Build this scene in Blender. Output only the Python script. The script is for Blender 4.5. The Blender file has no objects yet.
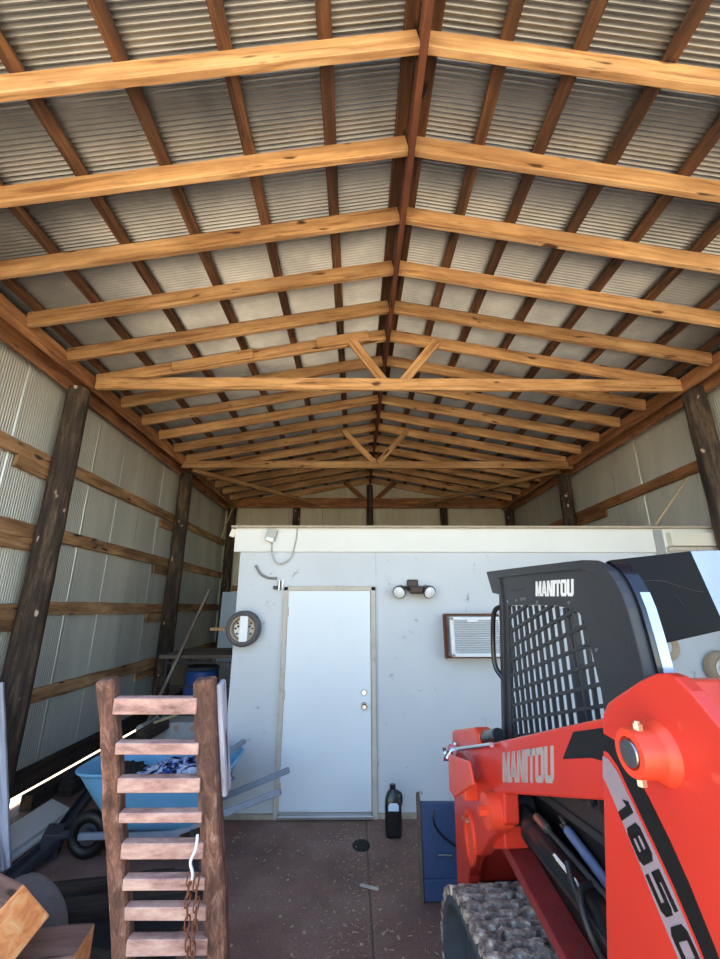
import bpy, bmesh, math, random
from mathutils import Vector as V, Matrix, Euler, noise as mnoise
random.seed(7)
S = bpy.context.scene
COL = S.collection
PI = math.pi

# ------------------------------------------------------------------ materials
def srgb(r, g, b):
    f = lambda c: (c/255/12.92 if c/255 <= .04045 else ((c/255+.055)/1.055)**2.4)
    return (f(r), f(g), f(b), 1)

def new_mat(name):
    m = bpy.data.materials.new(name); m.use_nodes = True
    nt = m.node_tree; b = nt.nodes['Principled BSDF']
    return m, nt, b

def N(nt, t, **kw):
    n = nt.nodes.new(t)
    for k, v in kw.items(): setattr(n, k, v)
    return n

def ramp(nt, fac, stops):
    r = N(nt, 'ShaderNodeValToRGB')
    e = r.color_ramp.elements
    while len(e) < len(stops): e.new(.5)
    for i, (p, c) in enumerate(stops):
        e[i].position = p; e[i].color = c
    nt.links.new(fac, r.inputs[0])
    return r.outputs[0]

def tex(nt, scale=(1, 1, 1), nscale=1., detail=4, rough=.6, rnd=False, coord='Object', dist=0.):
    tc = N(nt, 'ShaderNodeTexCoord'); mp = N(nt, 'ShaderNodeMapping')
    mp.inputs['Scale'].default_value = scale
    nt.links.new(tc.outputs[coord], mp.inputs[0])
    if rnd:
        oi = N(nt, 'ShaderNodeObjectInfo'); mu = N(nt, 'ShaderNodeMath', operation='MULTIPLY')
        mu.inputs[1].default_value = 37.
        nt.links.new(oi.outputs['Random'], mu.inputs[0])
        cb = N(nt, 'ShaderNodeCombineXYZ')
        for i in range(3): nt.links.new(mu.outputs[0], cb.inputs[i])
        nt.links.new(cb.outputs[0], mp.inputs['Location'])
    n = N(nt, 'ShaderNodeTexNoise'); n.inputs['Scale'].default_value = nscale
    n.inputs['Detail'].default_value = detail; n.inputs['Roughness'].default_value = rough
    n.inputs['Distortion'].default_value = dist
    nt.links.new(mp.outputs[0], n.inputs['Vector'])
    return n.outputs['Fac']

def mixc(nt, fac, a, b, blend='MIX'):
    m = N(nt, 'ShaderNodeMix', data_type='RGBA', blend_type=blend)
    for i, v in ((0, fac), (6, a), (7, b)):
        if hasattr(v, 'is_output') or hasattr(v, 'links'): nt.links.new(v, m.inputs[i])
        else: m.inputs[i].default_value = v
    return m.outputs[2]

def bump(nt, b, fac, strength=.3, dist=.01):
    bp = N(nt, 'ShaderNodeBump'); bp.inputs['Strength'].default_value = strength
    bp.inputs['Distance'].default_value = dist
    nt.links.new(fac, bp.inputs['Height']); nt.links.new(bp.outputs[0], b.inputs['Normal'])

def wood(name, light, mid, dark, rough=.75, grain=22., stain=.5, bumps=.25):
    """grain runs along object X; every object gets its own offset"""
    m, nt, b = new_mat(name)
    g = tex(nt, (1.3, grain, grain), 1., 6, .65, True, dist=.6)
    c = ramp(nt, g, [(.30, dark), (.48, mid), (.68, light)])
    s = tex(nt, (1.1, 3.5, 3.5), 1.3, 5, .6, True)
    sf = ramp(nt, s, [(.42, (0, 0, 0, 1)), (.66, (1, 1, 1, 1))])
    c = mixc(nt, sf, mixc(nt, stain, c, dark), c)
    k = tex(nt, (2.2, 9, 9), 1.7, 1, .4, True)
    kf = ramp(nt, k, [(.70, (0, 0, 0, 1)), (.76, (1, 1, 1, 1))])
    c = mixc(nt, kf, c, tuple(x*.45 for x in dark[:3])+(1,))
    oi = N(nt, 'ShaderNodeObjectInfo')
    mr = N(nt, 'ShaderNodeMapRange'); mr.inputs[3].default_value = .80; mr.inputs[4].default_value = 1.18
    nt.links.new(oi.outputs['Random'], mr.inputs[0])
    hs = N(nt, 'ShaderNodeHueSaturation'); nt.links.new(c, hs.inputs['Color']); nt.links.new(mr.outputs[0], hs.inputs['Value'])
    nt.links.new(hs.outputs[0], b.inputs['Base Color'])
    b.inputs['Roughness'].default_value = rough
    bump(nt, b, g, bumps, .008)
    return m

def plain(name, col, rough=.5, metal=0., var=.12, vscale=3., coat=0., spec=.5, dirt=None, dirt_amt=(.55, .75), dscale=4., bmp=0.):
    m, nt, b = new_mat(name)
    n = tex(nt, (1, 1, 1), vscale, 5, .6)
    lo = tuple(c*(1-var) for c in col[:3])+(1,); hi = tuple(min(1, c*(1+var)) for c in col[:3])+(1,)
    c = ramp(nt, n, [(.3, lo), (.7, hi)])
    if dirt:
        d = tex(nt, (1, 1, 1), dscale, 8, .7)
        c = mixc(nt, ramp(nt, d, [(dirt_amt[0], (0, 0, 0, 1)), (dirt_amt[1], (1, 1, 1, 1))]), c, dirt)
    nt.links.new(c, b.inputs['Base Color'])
    b.inputs['Roughness'].default_value = rough; b.inputs['Metallic'].default_value = metal
    b.inputs['Coat Weight'].default_value = coat; b.inputs['Specular IOR Level'].default_value = spec
    if bmp: bump(nt, b, n, bmp, .01)
    return m

M = {}
M['rafter'] = wood('rafter_pine', srgb(232, 190, 138), srgb(210, 162, 108), srgb(126, 84, 50), .7, 20, .5)
M['purlin'] = wood('purlin_wood', srgb(150, 104, 64), srgb(98, 62, 36), srgb(48, 31, 20), .8, 20, .6)
M['girt'] = wood('girt_wood', srgb(226, 184, 138), srgb(190, 142, 96), srgb(92, 66, 46), .85, 14, .6, .5)
M['header'] = wood('header_wood', srgb(206, 150, 98), srgb(166, 112, 70), srgb(92, 58, 36), .8, 16, .5)
M['scab'] = wood('scab_wood', srgb(228, 188, 136), srgb(206, 160, 106), srgb(136, 92, 54), .75, 16, .4)
M['pole'] = wood('pole_wood', srgb(104, 88, 72), srgb(66, 54, 45), srgb(30, 25, 22), .9, 26, .7, .6)
M['ridge'] = wood('ridge_wood', srgb(134, 78, 48), srgb(104, 58, 36), srgb(62, 34, 22), .8, 16, .4)
M['greywood'] = wood('weathered_grey_wood', srgb(182, 170, 158), srgb(138, 126, 116), srgb(76, 66, 58), .9, 20, .6)
M['bluewood'] = wood('weathered_pale_wood', srgb(214, 216, 226), srgb(178, 182, 198), srgb(96, 88, 90), .85, 16, .3)
M['darkwood'] = wood('dark_scrap_wood', srgb(96, 80, 66), srgb(62, 50, 42), srgb(32, 27, 24), .9, 20, .5)
M['stick'] = wood('light_stick_wood', srgb(226, 212, 180), srgb(206, 188, 150), srgb(160, 138, 104), .8, 16, .2)
def rail_mat():
    m, nt, b = new_mat('rust_stained_rail_wood')
    n = tex(nt, (7, 20, 20), 1.6, 8, .75, True, dist=.8)
    c = ramp(nt, n, [(.30, srgb(58, 40, 34)), (.44, srgb(104, 70, 56)), (.56, srgb(140, 98, 80)), (.72, srgb(196, 172, 160))])
    k = tex(nt, (2.5, 5, 5), 1.5, 4, .6, True)
    c = mixc(nt, ramp(nt, k, [(.40, (0, 0, 0, 1)), (.60, (1, 1, 1, 1))]), mixc(nt, .7, c, srgb(66, 48, 44)), c)
    nt.links.new(c, b.inputs['Base Color']); b.inputs['Roughness'].default_value = .85
    bump(nt, b, n, .5, .01)
    return m
M['rail'] = rail_mat()
M['cream'] = plain('cream_paint', srgb(228, 224, 206), .6, 0, .05, 2, dirt=srgb(180, 172, 150), dirt_amt=(.66, .8))

def timber_mat():
    m, nt, b = new_mat('fresh_cut_timber')
    g = tex(nt, (3, 12, 12), 1.5, 6, .65, True, dist=.8)
    c = ramp(nt, g, [(.3, srgb(206, 122, 72)), (.5, srgb(240, 160, 100)), (.72, srgb(250, 200, 146))])
    nt.links.new(c, b.inputs['Base Color']); b.inputs['Roughness'].default_value = .8
    bump(nt, b, g, .4, .01)
    return m
M['timber_end'] = timber_mat()
M['timber_side'] = wood('aged_timber_side', srgb(176, 136, 120), srgb(140, 104, 92), srgb(84, 62, 56), .85, 12, .4)

def rung_mat():
    m, nt, b = new_mat('pink_rusty_rung')
    g = tex(nt, (6, 18, 18), 1.2, 6, .7, True)
    c = ramp(nt, g, [(.28, srgb(112, 80, 74)), (.5, srgb(184, 144, 134)), (.7, srgb(214, 182, 166))])
    nt.links.new(c, b.inputs['Base Color']); b.inputs['Roughness'].default_value = .75
    return m
M['rung'] = rung_mat()

def sheet_mat(name, lo, hi, metal=.35, rough=.5, streak=(1, 1, 1), bumpy=False):
    m, nt, b = new_mat(name)
    n = tex(nt, streak, 1.2, 6, .62)
    c = ramp(nt, n, [(.3, lo), (.7, hi)])
    d = tex(nt, (1, 1, 1), 9, 4, .7)
    c = mixc(nt, ramp(nt, d, [(.68, (0, 0, 0, 1)), (.82, (.5, .5, .5, 1))]), c, srgb(120, 104, 84))
    nt.links.new(c, b.inputs['Base Color'])
    b.inputs['Metallic'].default_value = metal; b.inputs['Roughness'].default_value = rough
    return m
M['roof_sheet'] = sheet_mat('galvanised_roof_sheet', srgb(128, 129, 129), srgb(174, 173, 170), .85, .36, (1.2, 1.2, 1.2))
M['wall_sheet'] = sheet_mat('galvanised_wall_sheet', srgb(188, 189, 182), srgb(220, 219, 208), .6, .44, (1, 1.6, .25))
M['back_sheet'] = sheet_mat('galvanised_back_sheet', srgb(196, 190, 166), srgb(222, 216, 194), .1, .55, (1.6, 1, .25))
M['shed_paint'] = plain('pale_grey_wall_paint', srgb(204, 210, 214), .6, 0, .05, 1.2, dirt=srgb(128, 132, 138), dirt_amt=(.62, .74), dscale=7)
M['shed_band'] = plain('off_white_band_paint', srgb(228, 230, 224), .6, 0, .04, 1.5, dirt=srgb(190, 184, 168), dirt_amt=(.68, .84))
M['door_paint'] = plain('white_door_paint', srgb(226, 236, 242), .38, 0, .03, 1.5, dirt=srgb(170, 176, 172), dirt_amt=(.66, .84), dscale=5)
M['frame_paint'] = plain('beige_frame_paint', srgb(196, 188, 176), .6, 0, .1, 5, dirt=srgb(134, 118, 98), dirt_amt=(.55, .75))
M['trim_dirty'] = plain('dusty_trim', srgb(176, 164, 144), .8, 0, .2, 8)
M['grey_strip'] = plain('grey_strip', srgb(158, 160, 158), .6)
M['chrome'] = plain('chrome', (.75, .75, .76, 1), .18, 1., .05)
M['steel'] = plain('steel', (.5, .5, .5, 1), .35, 1., .1)
M['zinc'] = plain('zinc_bolt', srgb(214, 206, 180), .35, .8, .1)
M['white_plastic'] = plain('white_plastic', srgb(232, 236, 238), .4, 0, .03)
M['grille_grey'] = plain('grey_grille', srgb(178, 184, 188), .45, 0, .04)
M['rust'] = plain('rusty_iron', srgb(120, 74, 52), .85, .3, .3, 20)
M['darkbronze'] = plain('brown_lamp_housing', srgb(70, 58, 54), .45, .3, .15, 12)
M['lens'] = plain('clear_lamp_glass', srgb(236, 240, 240), .12, 0, .04, 20, coat=.5)
M['black_plastic'] = plain('black_plastic', srgb(24, 25, 28), .3, 0, .1, coat=.3)
M['cable'] = plain('grey_cable', srgb(176, 178, 172), .6)
M['cable_dark'] = plain('dark_grey_conduit', srgb(128, 130, 124), .6)
M['tyre'] = plain('grey_rubber', srgb(120, 112, 110), .85, 0, .2, 14, bmp=.2)
M['tyre_tan'] = plain('dusty_tyre_rubber', srgb(176, 156, 130), .85, 0, .12, 10)
M['tyre_dark'] = plain('dark_tyre_rubber', srgb(96, 94, 96), .8, 0, .15, 10)
M['rim_white'] = plain('white_steel_rim', srgb(226, 226, 220), .45, .1, .04)
M['dark'] = plain('dark_hole', srgb(18, 18, 20), .9)
M['black_steel'] = plain('black_powder_steel', srgb(52, 54, 58), .42, .0, .1, 5, dirt=srgb(90, 88, 86), dirt_amt=(.7, .85))
M['black_gloss'] = plain('black_gloss_panel', srgb(13, 14, 17), .6, 0, .2, 30, spec=.15, dirt=srgb(34, 34, 36), dirt_amt=(.6, .8), dscale=22)
M['black_shine'] = plain('black_shiny_pillar', srgb(16, 20, 34), .25, 0, .15, 30, coat=.4)
M['sky_reflection'] = plain('painted_sky_reflection', srgb(176, 196, 224), .15, .2, .1, coat=1.)  # pale blue is the sky's reflection put into the base colour
M['red'] = plain('red_machine_paint', srgb(206, 56, 42), .38, 0, .06, 2, coat=.25, dirt=srgb(176, 62, 48), dirt_amt=(.62, .85), dscale=7)
M['orange_red'] = plain('orange_red_paint', srgb(230, 74, 46), .38, 0, .05, 3, coat=.2)
M['red_dirty'] = plain('dusty_dark_red_paint', srgb(128, 36, 36), .6, 0, .2, 12, dirt=srgb(96, 66, 60), dirt_amt=(.5, .68), dscale=60)
M['decal_black'] = plain('black_decal', srgb(20, 20, 22), .45, 0, .2, 60)
M['decal_grey'] = plain('mauve_grey_decal', srgb(150, 136, 144), .5, 0, .05)
M['decal_silver'] = plain('silver_decal', srgb(168, 158, 156), .5, 0, .06)
M['decal_white'] = plain('white_decal', srgb(240, 240, 238), .5, 0, .02)
M['rod_blue'] = plain('grey_blue_strut', srgb(108, 126, 164), .4, .2, .1)
M['hose'] = plain('black_hose', srgb(30, 30, 32), .5)
M['label'] = plain('white_sticker', srgb(224, 224, 222), .5, 0, .04, 60)

def track_mat():
    m, nt, b = new_mat('dusty_track_rubber')
    n = tex(nt, (1, 1, 1), 26, 6, .7)
    c = ramp(nt, n, [(.32, srgb(80, 68, 60)), (.5, srgb(142, 126, 114)), (.66, srgb(206, 194, 180))])
    nt.links.new(c, b.inputs['Base Color']); b.inputs['Roughness'].default_value = .9
    bump(nt, b, n, .5, .01)
    return m
M['track'] = track_mat()
M['track_side'] = plain('dark_track_side', srgb(60, 66, 74), .8, 0, .2, 10)
M['navy'] = plain('navy_blue_steel', srgb(52, 74, 112), .5, .0, .15, 4, dirt=srgb(74, 84, 104), dirt_amt=(.6, .8), dscale=8)
M['worn_edge'] = plain('worn_brown_edge', srgb(96, 84, 70), .8, 0, .3, 16)
M['tub'] = plain('blue_poly_tub', srgb(110, 172, 212), .5, 0, .08, 3, dirt=srgb(120, 150, 170), dirt_amt=(.6, .8))
M['handle_grey'] = plain('grey_barrow_handle', srgb(138, 146, 160), .7, 0, .12, 10)
M['barrel'] = plain('blue_barrel', srgb(44, 84, 160), .5, 0, .1)
M['lid'] = plain('dark_lid', srgb(66, 70, 80), .6)
M['pvc'] = plain('white_pipe', srgb(206, 206, 202), .5)
M['block'] = plain('pale_grey_block', srgb(178, 180, 180), .8, 0, .12, 10)
M['darksteel'] = plain('dark_grey_steel', srgb(66, 66, 74), .6, .2, .2, 8)
M['trim_white'] = plain('white_metal_trim', srgb(216, 216, 212), .5, 0, .05)
M['plate_blue'] = plain('pale_blue_sheet', srgb(206, 224, 240), .4, 0, .05, 2)
M['grime'] = plain('black_grime', srgb(28, 27, 26), .9, 0, .3, 14)

def bag_mat():
    m, nt, b = new_mat('crumpled_blue_white_plastic')
    n = tex(nt, (1, 1, 1), 11, 3, .6, dist=1.5)
    c = ramp(nt, n, [(.40, srgb(28, 30, 36)), (.46, srgb(60, 96, 176)), (.54, srgb(190, 204, 232)), (.64, srgb(226, 230, 238))])
    nt.links.new(c, b.inputs['Base Color']); b.inputs['Roughness'].default_value = .25
    return m
M['bag'] = bag_mat()

def floor_mat():
    m, nt, b = new_mat('dirty_concrete_floor')
    a = tex(nt, (1, 1, 1), 1.1, 8, .65)
    c = ramp(nt, a, [(.3, srgb(110, 82, 72)), (.5, srgb(142, 110, 97)), (.72, srgb(168, 140, 126))])
    f = tex(nt, (1, 1, 1), 60, 4, .8)
    c = mixc(nt, ramp(nt, f, [(.35, (.55, .55, .55, 1)), (.65, (1, 1, 1, 1))]), srgb(60, 46, 40), c)
    nt.links.new(c, b.inputs['Base Color']); b.inputs['Roughness'].default_value = .85
    bump(nt, b, f, .35, .01)
    return m
M['floor'] = floor_mat()
def ground_mat():
    m, nt, b = new_mat('dry_tan_ground')
    a = tex(nt, (1, 1, 1), .6, 8, .65)
    c = ramp(nt, a, [(.3, srgb(196, 172, 136)), (.7, srgb(222, 200, 166))])
    nt.links.new(c, b.inputs['Base Color']); b.inputs['Roughness'].default_value = .95
    return m
M['ground'] = ground_mat()
M['straw'] = plain('pale_straw', srgb(176, 156, 130), .9, 0, .3, 40)
M['paper'] = plain('dirty_paper_scrap', srgb(196, 184, 170), .8, 0, .1, 40)

# ------------------------------------------------------------------ geometry
class G:
    def __init__(s): s.bm = bmesh.new()
    def poly(s, vs, faces):
        b = [s.bm.verts.new(v) for v in vs]
        for f in faces:
            try: s.bm.faces.new([b[i] for i in f])
            except ValueError: pass
        return b
    def box(s, c, size, rot=None):
        x, y, z = (d/2 for d in size)
        R = (Euler(rot).to_matrix() if isinstance(rot, tuple) else rot) if rot is not None else Matrix.Identity(3)
        vs = [V(c)+R@V((i*x, j*y, k*z)) for i in (-1, 1) for j in (-1, 1) for k in (-1, 1)]
        s.poly(vs, [(0, 1, 3, 2), (4, 6, 7, 5), (0, 4, 5, 1), (2, 3, 7, 6), (0, 2, 6, 4), (1, 5, 7, 3)])
        return s
    def bar(s, p0, p1, w, t, up=(0, 0, 1)):
        p0, p1 = V(p0), V(p1); d = (p1-p0); L = d.length; R = frame(d, up)
        return s.box((p0+p1)/2, (L, w, t), R)
    def tube(s, pts, r, n=12, cap=True):
        pts = [V(p) for p in pts]; rs = r if isinstance(r, (list, tuple)) else [r]*len(pts)
        rings = []; up = V((0, 0, 1))
        for i, p in enumerate(pts):
            d = (pts[min(i+1, len(pts)-1)]-pts[max(i-1, 0)]).normalized()
            if i == 0: a = d.orthogonal().normalized()
            else: a = (a-d*a.dot(d)).normalized()
            b = d.cross(a)
            rings.append([s.bm.verts.new(p+(a*math.cos(t)+b*math.sin(t))*rs[i]) for t in (2*PI*k/n for k in range(n))])
        for A, B in zip(rings, rings[1:]):
            for k in range(n): s.bm.faces.new((A[k], A[(k+1) % n], B[(k+1) % n], B[k]))
        if cap:
            s.bm.faces.new(rings[0][::-1]); s.bm.faces.new(rings[-1])
        return s
    def loft(s, loops, cap0=True, cap1=True):
        R = [[s.bm.verts.new(p) for p in L] for L in loops]; n = len(R[0])
        for A, B in zip(R, R[1:]):
            for k in range(n): s.bm.faces.new((A[k], A[(k+1) % n], B[(k+1) % n], B[k]))
        if cap0: s.bm.faces.new(R[0][::-1])
        if cap1: s.bm.faces.new(R[-1])
        return s
    def lathe(s, prof, c=(0, 0, 0), axis='Z', n=32, R=None):
        c = V(c)
        if R is None: R = {'Z': Matrix.Identity(3), 'Y': Matrix.Rotation(-PI/2, 3, 'X'), 'X': Matrix.Rotation(PI/2, 3, 'Y')}[axis]
        loops = [[c+R@V((r*math.cos(2*PI*k/n), r*math.sin(2*PI*k/n), z)) for k in range(n)] for r, z in prof]
        ring = prof[0] == prof[-1]
        return s.loft(loops, prof[0][0] > 1e-5 and not ring, prof[-1][0] > 1e-5 and not ring)
    def prism(s, pts, x0, x1, ax='X'):
        """polygon in the plane across ax (pts are the two other coordinates) extruded from x0 to x1"""
        f = {'X': lambda a, b, x: V((x, a, b)), 'Y': lambda a, b, x: V((a, x, b)), 'Z': lambda a, b, x: V((a, b, x))}[ax]
        A = [s.bm.verts.new(f(a, b, x0)) for a, b in pts]; B = [s.bm.verts.new(f(a, b, x1)) for a, b in pts]
        n = len(pts)
        for k in range(n): s.bm.faces.new((A[k], A[(k+1) % n], B[(k+1) % n], B[k]))
        s.bm.faces.new(A[::-1]); s.bm.faces.new(B)
        return s
    def ring_plate(s, outer, inner, x0, x1):
        """plate in the YZ plane with a hole"""
        L = []
        for x in (x0, x1):
            vo = [s.bm.verts.new((x, a, b)) for a, b in outer]; vi = [s.bm.verts.new((x, a, b)) for a, b in inner]
            es = [s.bm.edges.new((l[k], l[(k+1) % len(l)])) for l in (vo, vi) for k in range(len(l))]
            bmesh.ops.triangle_fill(s.bm, use_beauty=True, use_dissolve=False, edges=es)
            L.append((vo, vi))
        for q in (0, 1):
            A, B = L[0][q], L[1][q]; n = len(A)
            for k in range(n): s.bm.faces.new((A[k], A[(k+1) % n], B[(k+1) % n], B[k]))
        return s
    def jitter(s, a, f=6., axes=(1, 1, 1)):
        off = random.random()*50
        for v in s.bm.verts:
            n = mnoise.noise_vector(v.co*f+V((off, off, off)))
            v.co += V((n.x*axes[0], n.y*axes[1], n.z*axes[2]))*a
        return s
    def build(s, name, mat, parent=None, smooth=False, bevel=0., seg=2, sub=0):
        bmesh.ops.recalc_face_normals(s.bm, faces=s.bm.faces[:])
        me = bpy.data.meshes.new(name); s.bm.to_mesh(me); s.bm.free()
        o = bpy.data.objects.new(name, me); COL.objects.link(o)
        for m in (mat if isinstance(mat, (list, tuple)) else [mat]): me.materials.append(M[m] if isinstance(m, str) else m)
        if smooth:
            for p in me.polygons: p.use_smooth = True
            try: me.set_sharp_from_angle(angle=math.radians(38))
            except Exception: pass
        if bevel:
            b = o.modifiers.new('bevel', 'BEVEL'); b.width = bevel; b.segments = seg; b.limit_method = 'ANGLE'; b.angle_limit = math.radians(40)
        if sub:
            b = o.modifiers.new('sub', 'SUBSURF'); b.levels = b.render_levels = sub
        if parent: o.parent = parent
        return o

def frame(d, up=(0, 0, 1)):
    x = V(d).normalized(); y = V(up).cross(x)
    if y.length < 1e-4: y = V((0, 1, 0)).cross(x)
    y.normalize(); z = x.cross(y)
    return Matrix((x, y, z)).transposed()

def tag(o, label=None, cat=None, group=None, kind=None):
    if label: o['label'] = label
    if cat: o['category'] = cat
    if group: o['group'] = group
    if kind: o['kind'] = kind
    return o

def empty(name, loc=(0, 0, 0), label=None, cat=None, group=None, rz=0):
    o = bpy.data.objects.new(name, None); COL.objects.link(o)
    o.location = loc; o.rotation_euler = (0, 0, rz); o.empty_display_size = .1
    return tag(o, label, cat, group)

def board(name, p0, p1, w, t, mat, parent=None, up=(0, 0, 1), seg=1, rough=0., bevel=.004, label=None, cat=None, group=None):
    """timber with its own origin and the grain along local X; w across, t along up"""
    p0, p1 = V(p0), V(p1)
    if parent: p0 = p0-parent.location; p1 = p1-parent.location
    d = p1-p0; L = d.length; R = frame(d, up)
    g = G()
    if seg < 2: g.box((0, 0, 0), (L, w, t))
    else:
        loops = []
        for i in range(seg+1):
            x = -L/2+L*i/seg
            loops.append([V((x, a*w/2, b*t/2)) for a, b in ((-1, -1), (1, -1), (1, 1), (-1, 1))])
        g.loft(loops)
        if rough: g.jitter(rough, 7., (.2, 1, 1))
    o = g.build(name, mat, None, bevel=bevel, seg=1)
    o.matrix_basis = Matrix.Translation((p0+p1)/2) @ R.to_4x4()
    if parent: o.parent = parent
    return tag(o, label, cat, group)

def structure(o): o['kind'] = 'structure'; return o
ORD = ['nearest', 'second', 'third', 'fourth', 'fifth', 'sixth', 'seventh', 'eighth', 'ninth', 'tenth', 'eleventh', 'twelfth', 'thirteenth', 'fourteenth', 'fifteenth', 'sixteenth', 'seventeenth']

# ------------------------------------------------------------------ barn dimensions (metres, camera stands over the origin)
XL, XR, XC = -3.42, 4.22, .397
YF, YB = 1.22, 11.05
ZE, ZR = 4.386, 5.086                 # rafter undersides at x = XC +- 3.7 and at the ridge
SL = (ZR-ZE)/3.70
RD = .15                              # rafter depth
def zu(x): return ZR-abs(x-XC)*SL     # underside of the rafters
SD = 4.74                             # face of the inner room

# setting ------------------------------------------------------------
g = G(); n = 60
g.poly([(-40, -40, -.03), (40, -40, -.03), (40, 40, -.03), (-40, 40, -.03)], [(0, 1, 2, 3)])
structure(g.build('ground', 'ground'))
g = G()
# floor slab, in two pours with an open joint between them
for x0, x1 in ((-3.40, .108), (.116, 4.2)):
    g.box(((x0+x1)/2, (1.05+YB)/2, -.06), (x1-x0, YB-1.05, .12))
structure(g.build('floor', 'floor', bevel=.004, seg=1))

def corrugated(u0, u1, fn, pitch=.032, amp=.0045, nu=2, lap=0.):
    """wave along u, fn(u, k, h) -> point; k runs 0..nu across, h is the wave height"""
    g = G(); per = 8; n = int((u1-u0)/pitch*per); rows = []
    for i in range(n+1):
        u = u0+(u1-u0)*i/n
        h = amp*math.sin(2*PI*u/pitch)
        if lap:
            q = (u % lap)
            if q < pitch*1.1: h += .006*math.sin(PI*q/(pitch*1.1))
        rows.append([g.bm.verts.new(fn(u, k, h)) for k in range(nu)])
    for A, B in zip(rows, rows[1:]):
        for k in range(nu-1): g.bm.faces.new((A[k], A[k+1], B[k+1], B[k]))
    return g
ZS = RD+.045                          # roof sheet above the rafter undersides
def roof_fn(u, k, h):
    x = (XL-.12, XC, XR+.12)[k]
    return V((x, u, zu(x)+ZS+.008+h))
structure(corrugated(YF-.05, YB+.1, roof_fn, .032, .0082, 3).build('ceiling', 'roof_sheet', smooth=True))
structure(corrugated(YF, YB+.06, lambda u, k, h: V((XL-.012+h, u, (.10, zu(XL)+ZS-.01)[k])), .032, .0042, 2, .66).build('wall_left', 'wall_sheet', smooth=True))
structure(corrugated(YF, YB+.06, lambda u, k, h: V((XR+.012+h, u, (.02, zu(XR)+ZS-.01)[k])), .032, .0042, 2, .66).build('wall_right', 'wall_sheet', smooth=True))
structure(corrugated(XL-.06, XR+.06, lambda u, k, h: V((u, YB+.012+h, (.0, zu(u)+ZS-.01)[k])), .064, .003, 2, .46).build('wall_back', 'back_sheet', smooth=True))

# the inner room filling the back of the barn
g = G()
g.box(((-1.27+4.16)/2, SD+.06, 1.37), (4.16+1.27, .12, 2.70)); g.box(((-1.27+3.86)/2, (SD+.12+10.4)/2, 1.37), (3.86+1.27, 10.4-SD-.12, 2.70))
wall = structure(g.build('wall_front', 'shed_paint', bevel=.004))
g = G(); g.box(((-1.335+4.16)/2, SD-.012, 2.615), (4.16+1.335, .03, .265)); structure(g.build('trim_1', 'shed_band', bevel=.003))
g = G()
g.box(((-1.37+4.16)/2, SD-.03, 2.757), (4.16+1.37, .10, .02)); g.jitter(.004, 5)
structure(g.build('trim_2', 'trim_dirty'))
g = G(); g.box(((-1.27+4.16)/2, SD-.008, .012), (5.43, .06, .05)); structure(g.build('trim_3', 'trim_dirty', bevel=.004))
# panel joints as thin cover strips
g = G(); g.box((.232, SD-.0035, 1.24), (.016, .008, 2.46)); structure(g.build('trim_4', 'shed_paint', bevel=.002))
g = G(); g.box((-1.0, SD-.0025, 1.42), (.50, .006, .008)); structure(g.build('trim_5', 'shed_paint'))

# door
d1 = structure(empty('door_1', (-.27, SD, 0)))
g = G(); g.box((-.002, -.012, 1.052), (.876, .04, 2.032)); g.build('door_leaf', 'door_paint', d1, bevel=.004)
g = G()
for x in (-.465, .465): g.box((x, -.022, 1.05), (.05, .05, 2.12))
g.box((0, -.022, 2.09), (.98, .05, .05))
g.build('door_frame', 'frame_paint', d1, bevel=.006)
g = G(); g.box((0, -.03, .022), (.90, .09, .03)); g.box((0, -.035, .052), (.87, .02, .03)); g.build('threshold', 'steel', d1, bevel=.004)
def knob(z, kind):
    g = G()
    if kind == 'door_knob':
        g.lathe([(.0, -.075), (.018, -.075), (.029, -.064), (.030, -.052), (.022, -.04), (.012, -.034), (.012, -.006), (.034, -.006), (.034, .0), (0, 0)], (.366, -.032, z), 'Y', 24)
    else:
        g.lathe([(.0, -.022), (.020, -.022), (.024, -.016), (.033, -.006), (.034, .0), (0, 0)], (.366, -.032, z), 'Y', 24)
        g.box((.366, -.058, z), (.006, .01, .012))
    g.build(kind, 'chrome', d1, smooth=True)
knob(.955, 'door_knob'); knob(1.075, 'deadbolt')
g = G()
for z in (.25, 1.05, 1.85): g.tube([(-.436, -.04, z-.045), (-.436, -.04, z+.045)], .008, 10)
g.build('hinge', 'frame_paint', d1)

# right end of the room face: grey strip, cream board, pale blue sheet
g = G(); g.box((3.41, SD-.032, 2.585), (.10, .012, .30)); structure(g.build('trim_6', 'grey_strip'))
cb = empty('cream_board', (3.85, SD, 2.60), 'long cream board fixed along top of inner wall at right', 'board')
g = G(); g.box((0, -.06, .02), (.70, .09, .15)); g.build('face_board', 'cream', cb, bevel=.005)
g = G(); g.box((-.01, -.045, -.085), (.72, .055, .045)); g.build('lower_batten', 'frame_paint', cb, bevel=.004)

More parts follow.
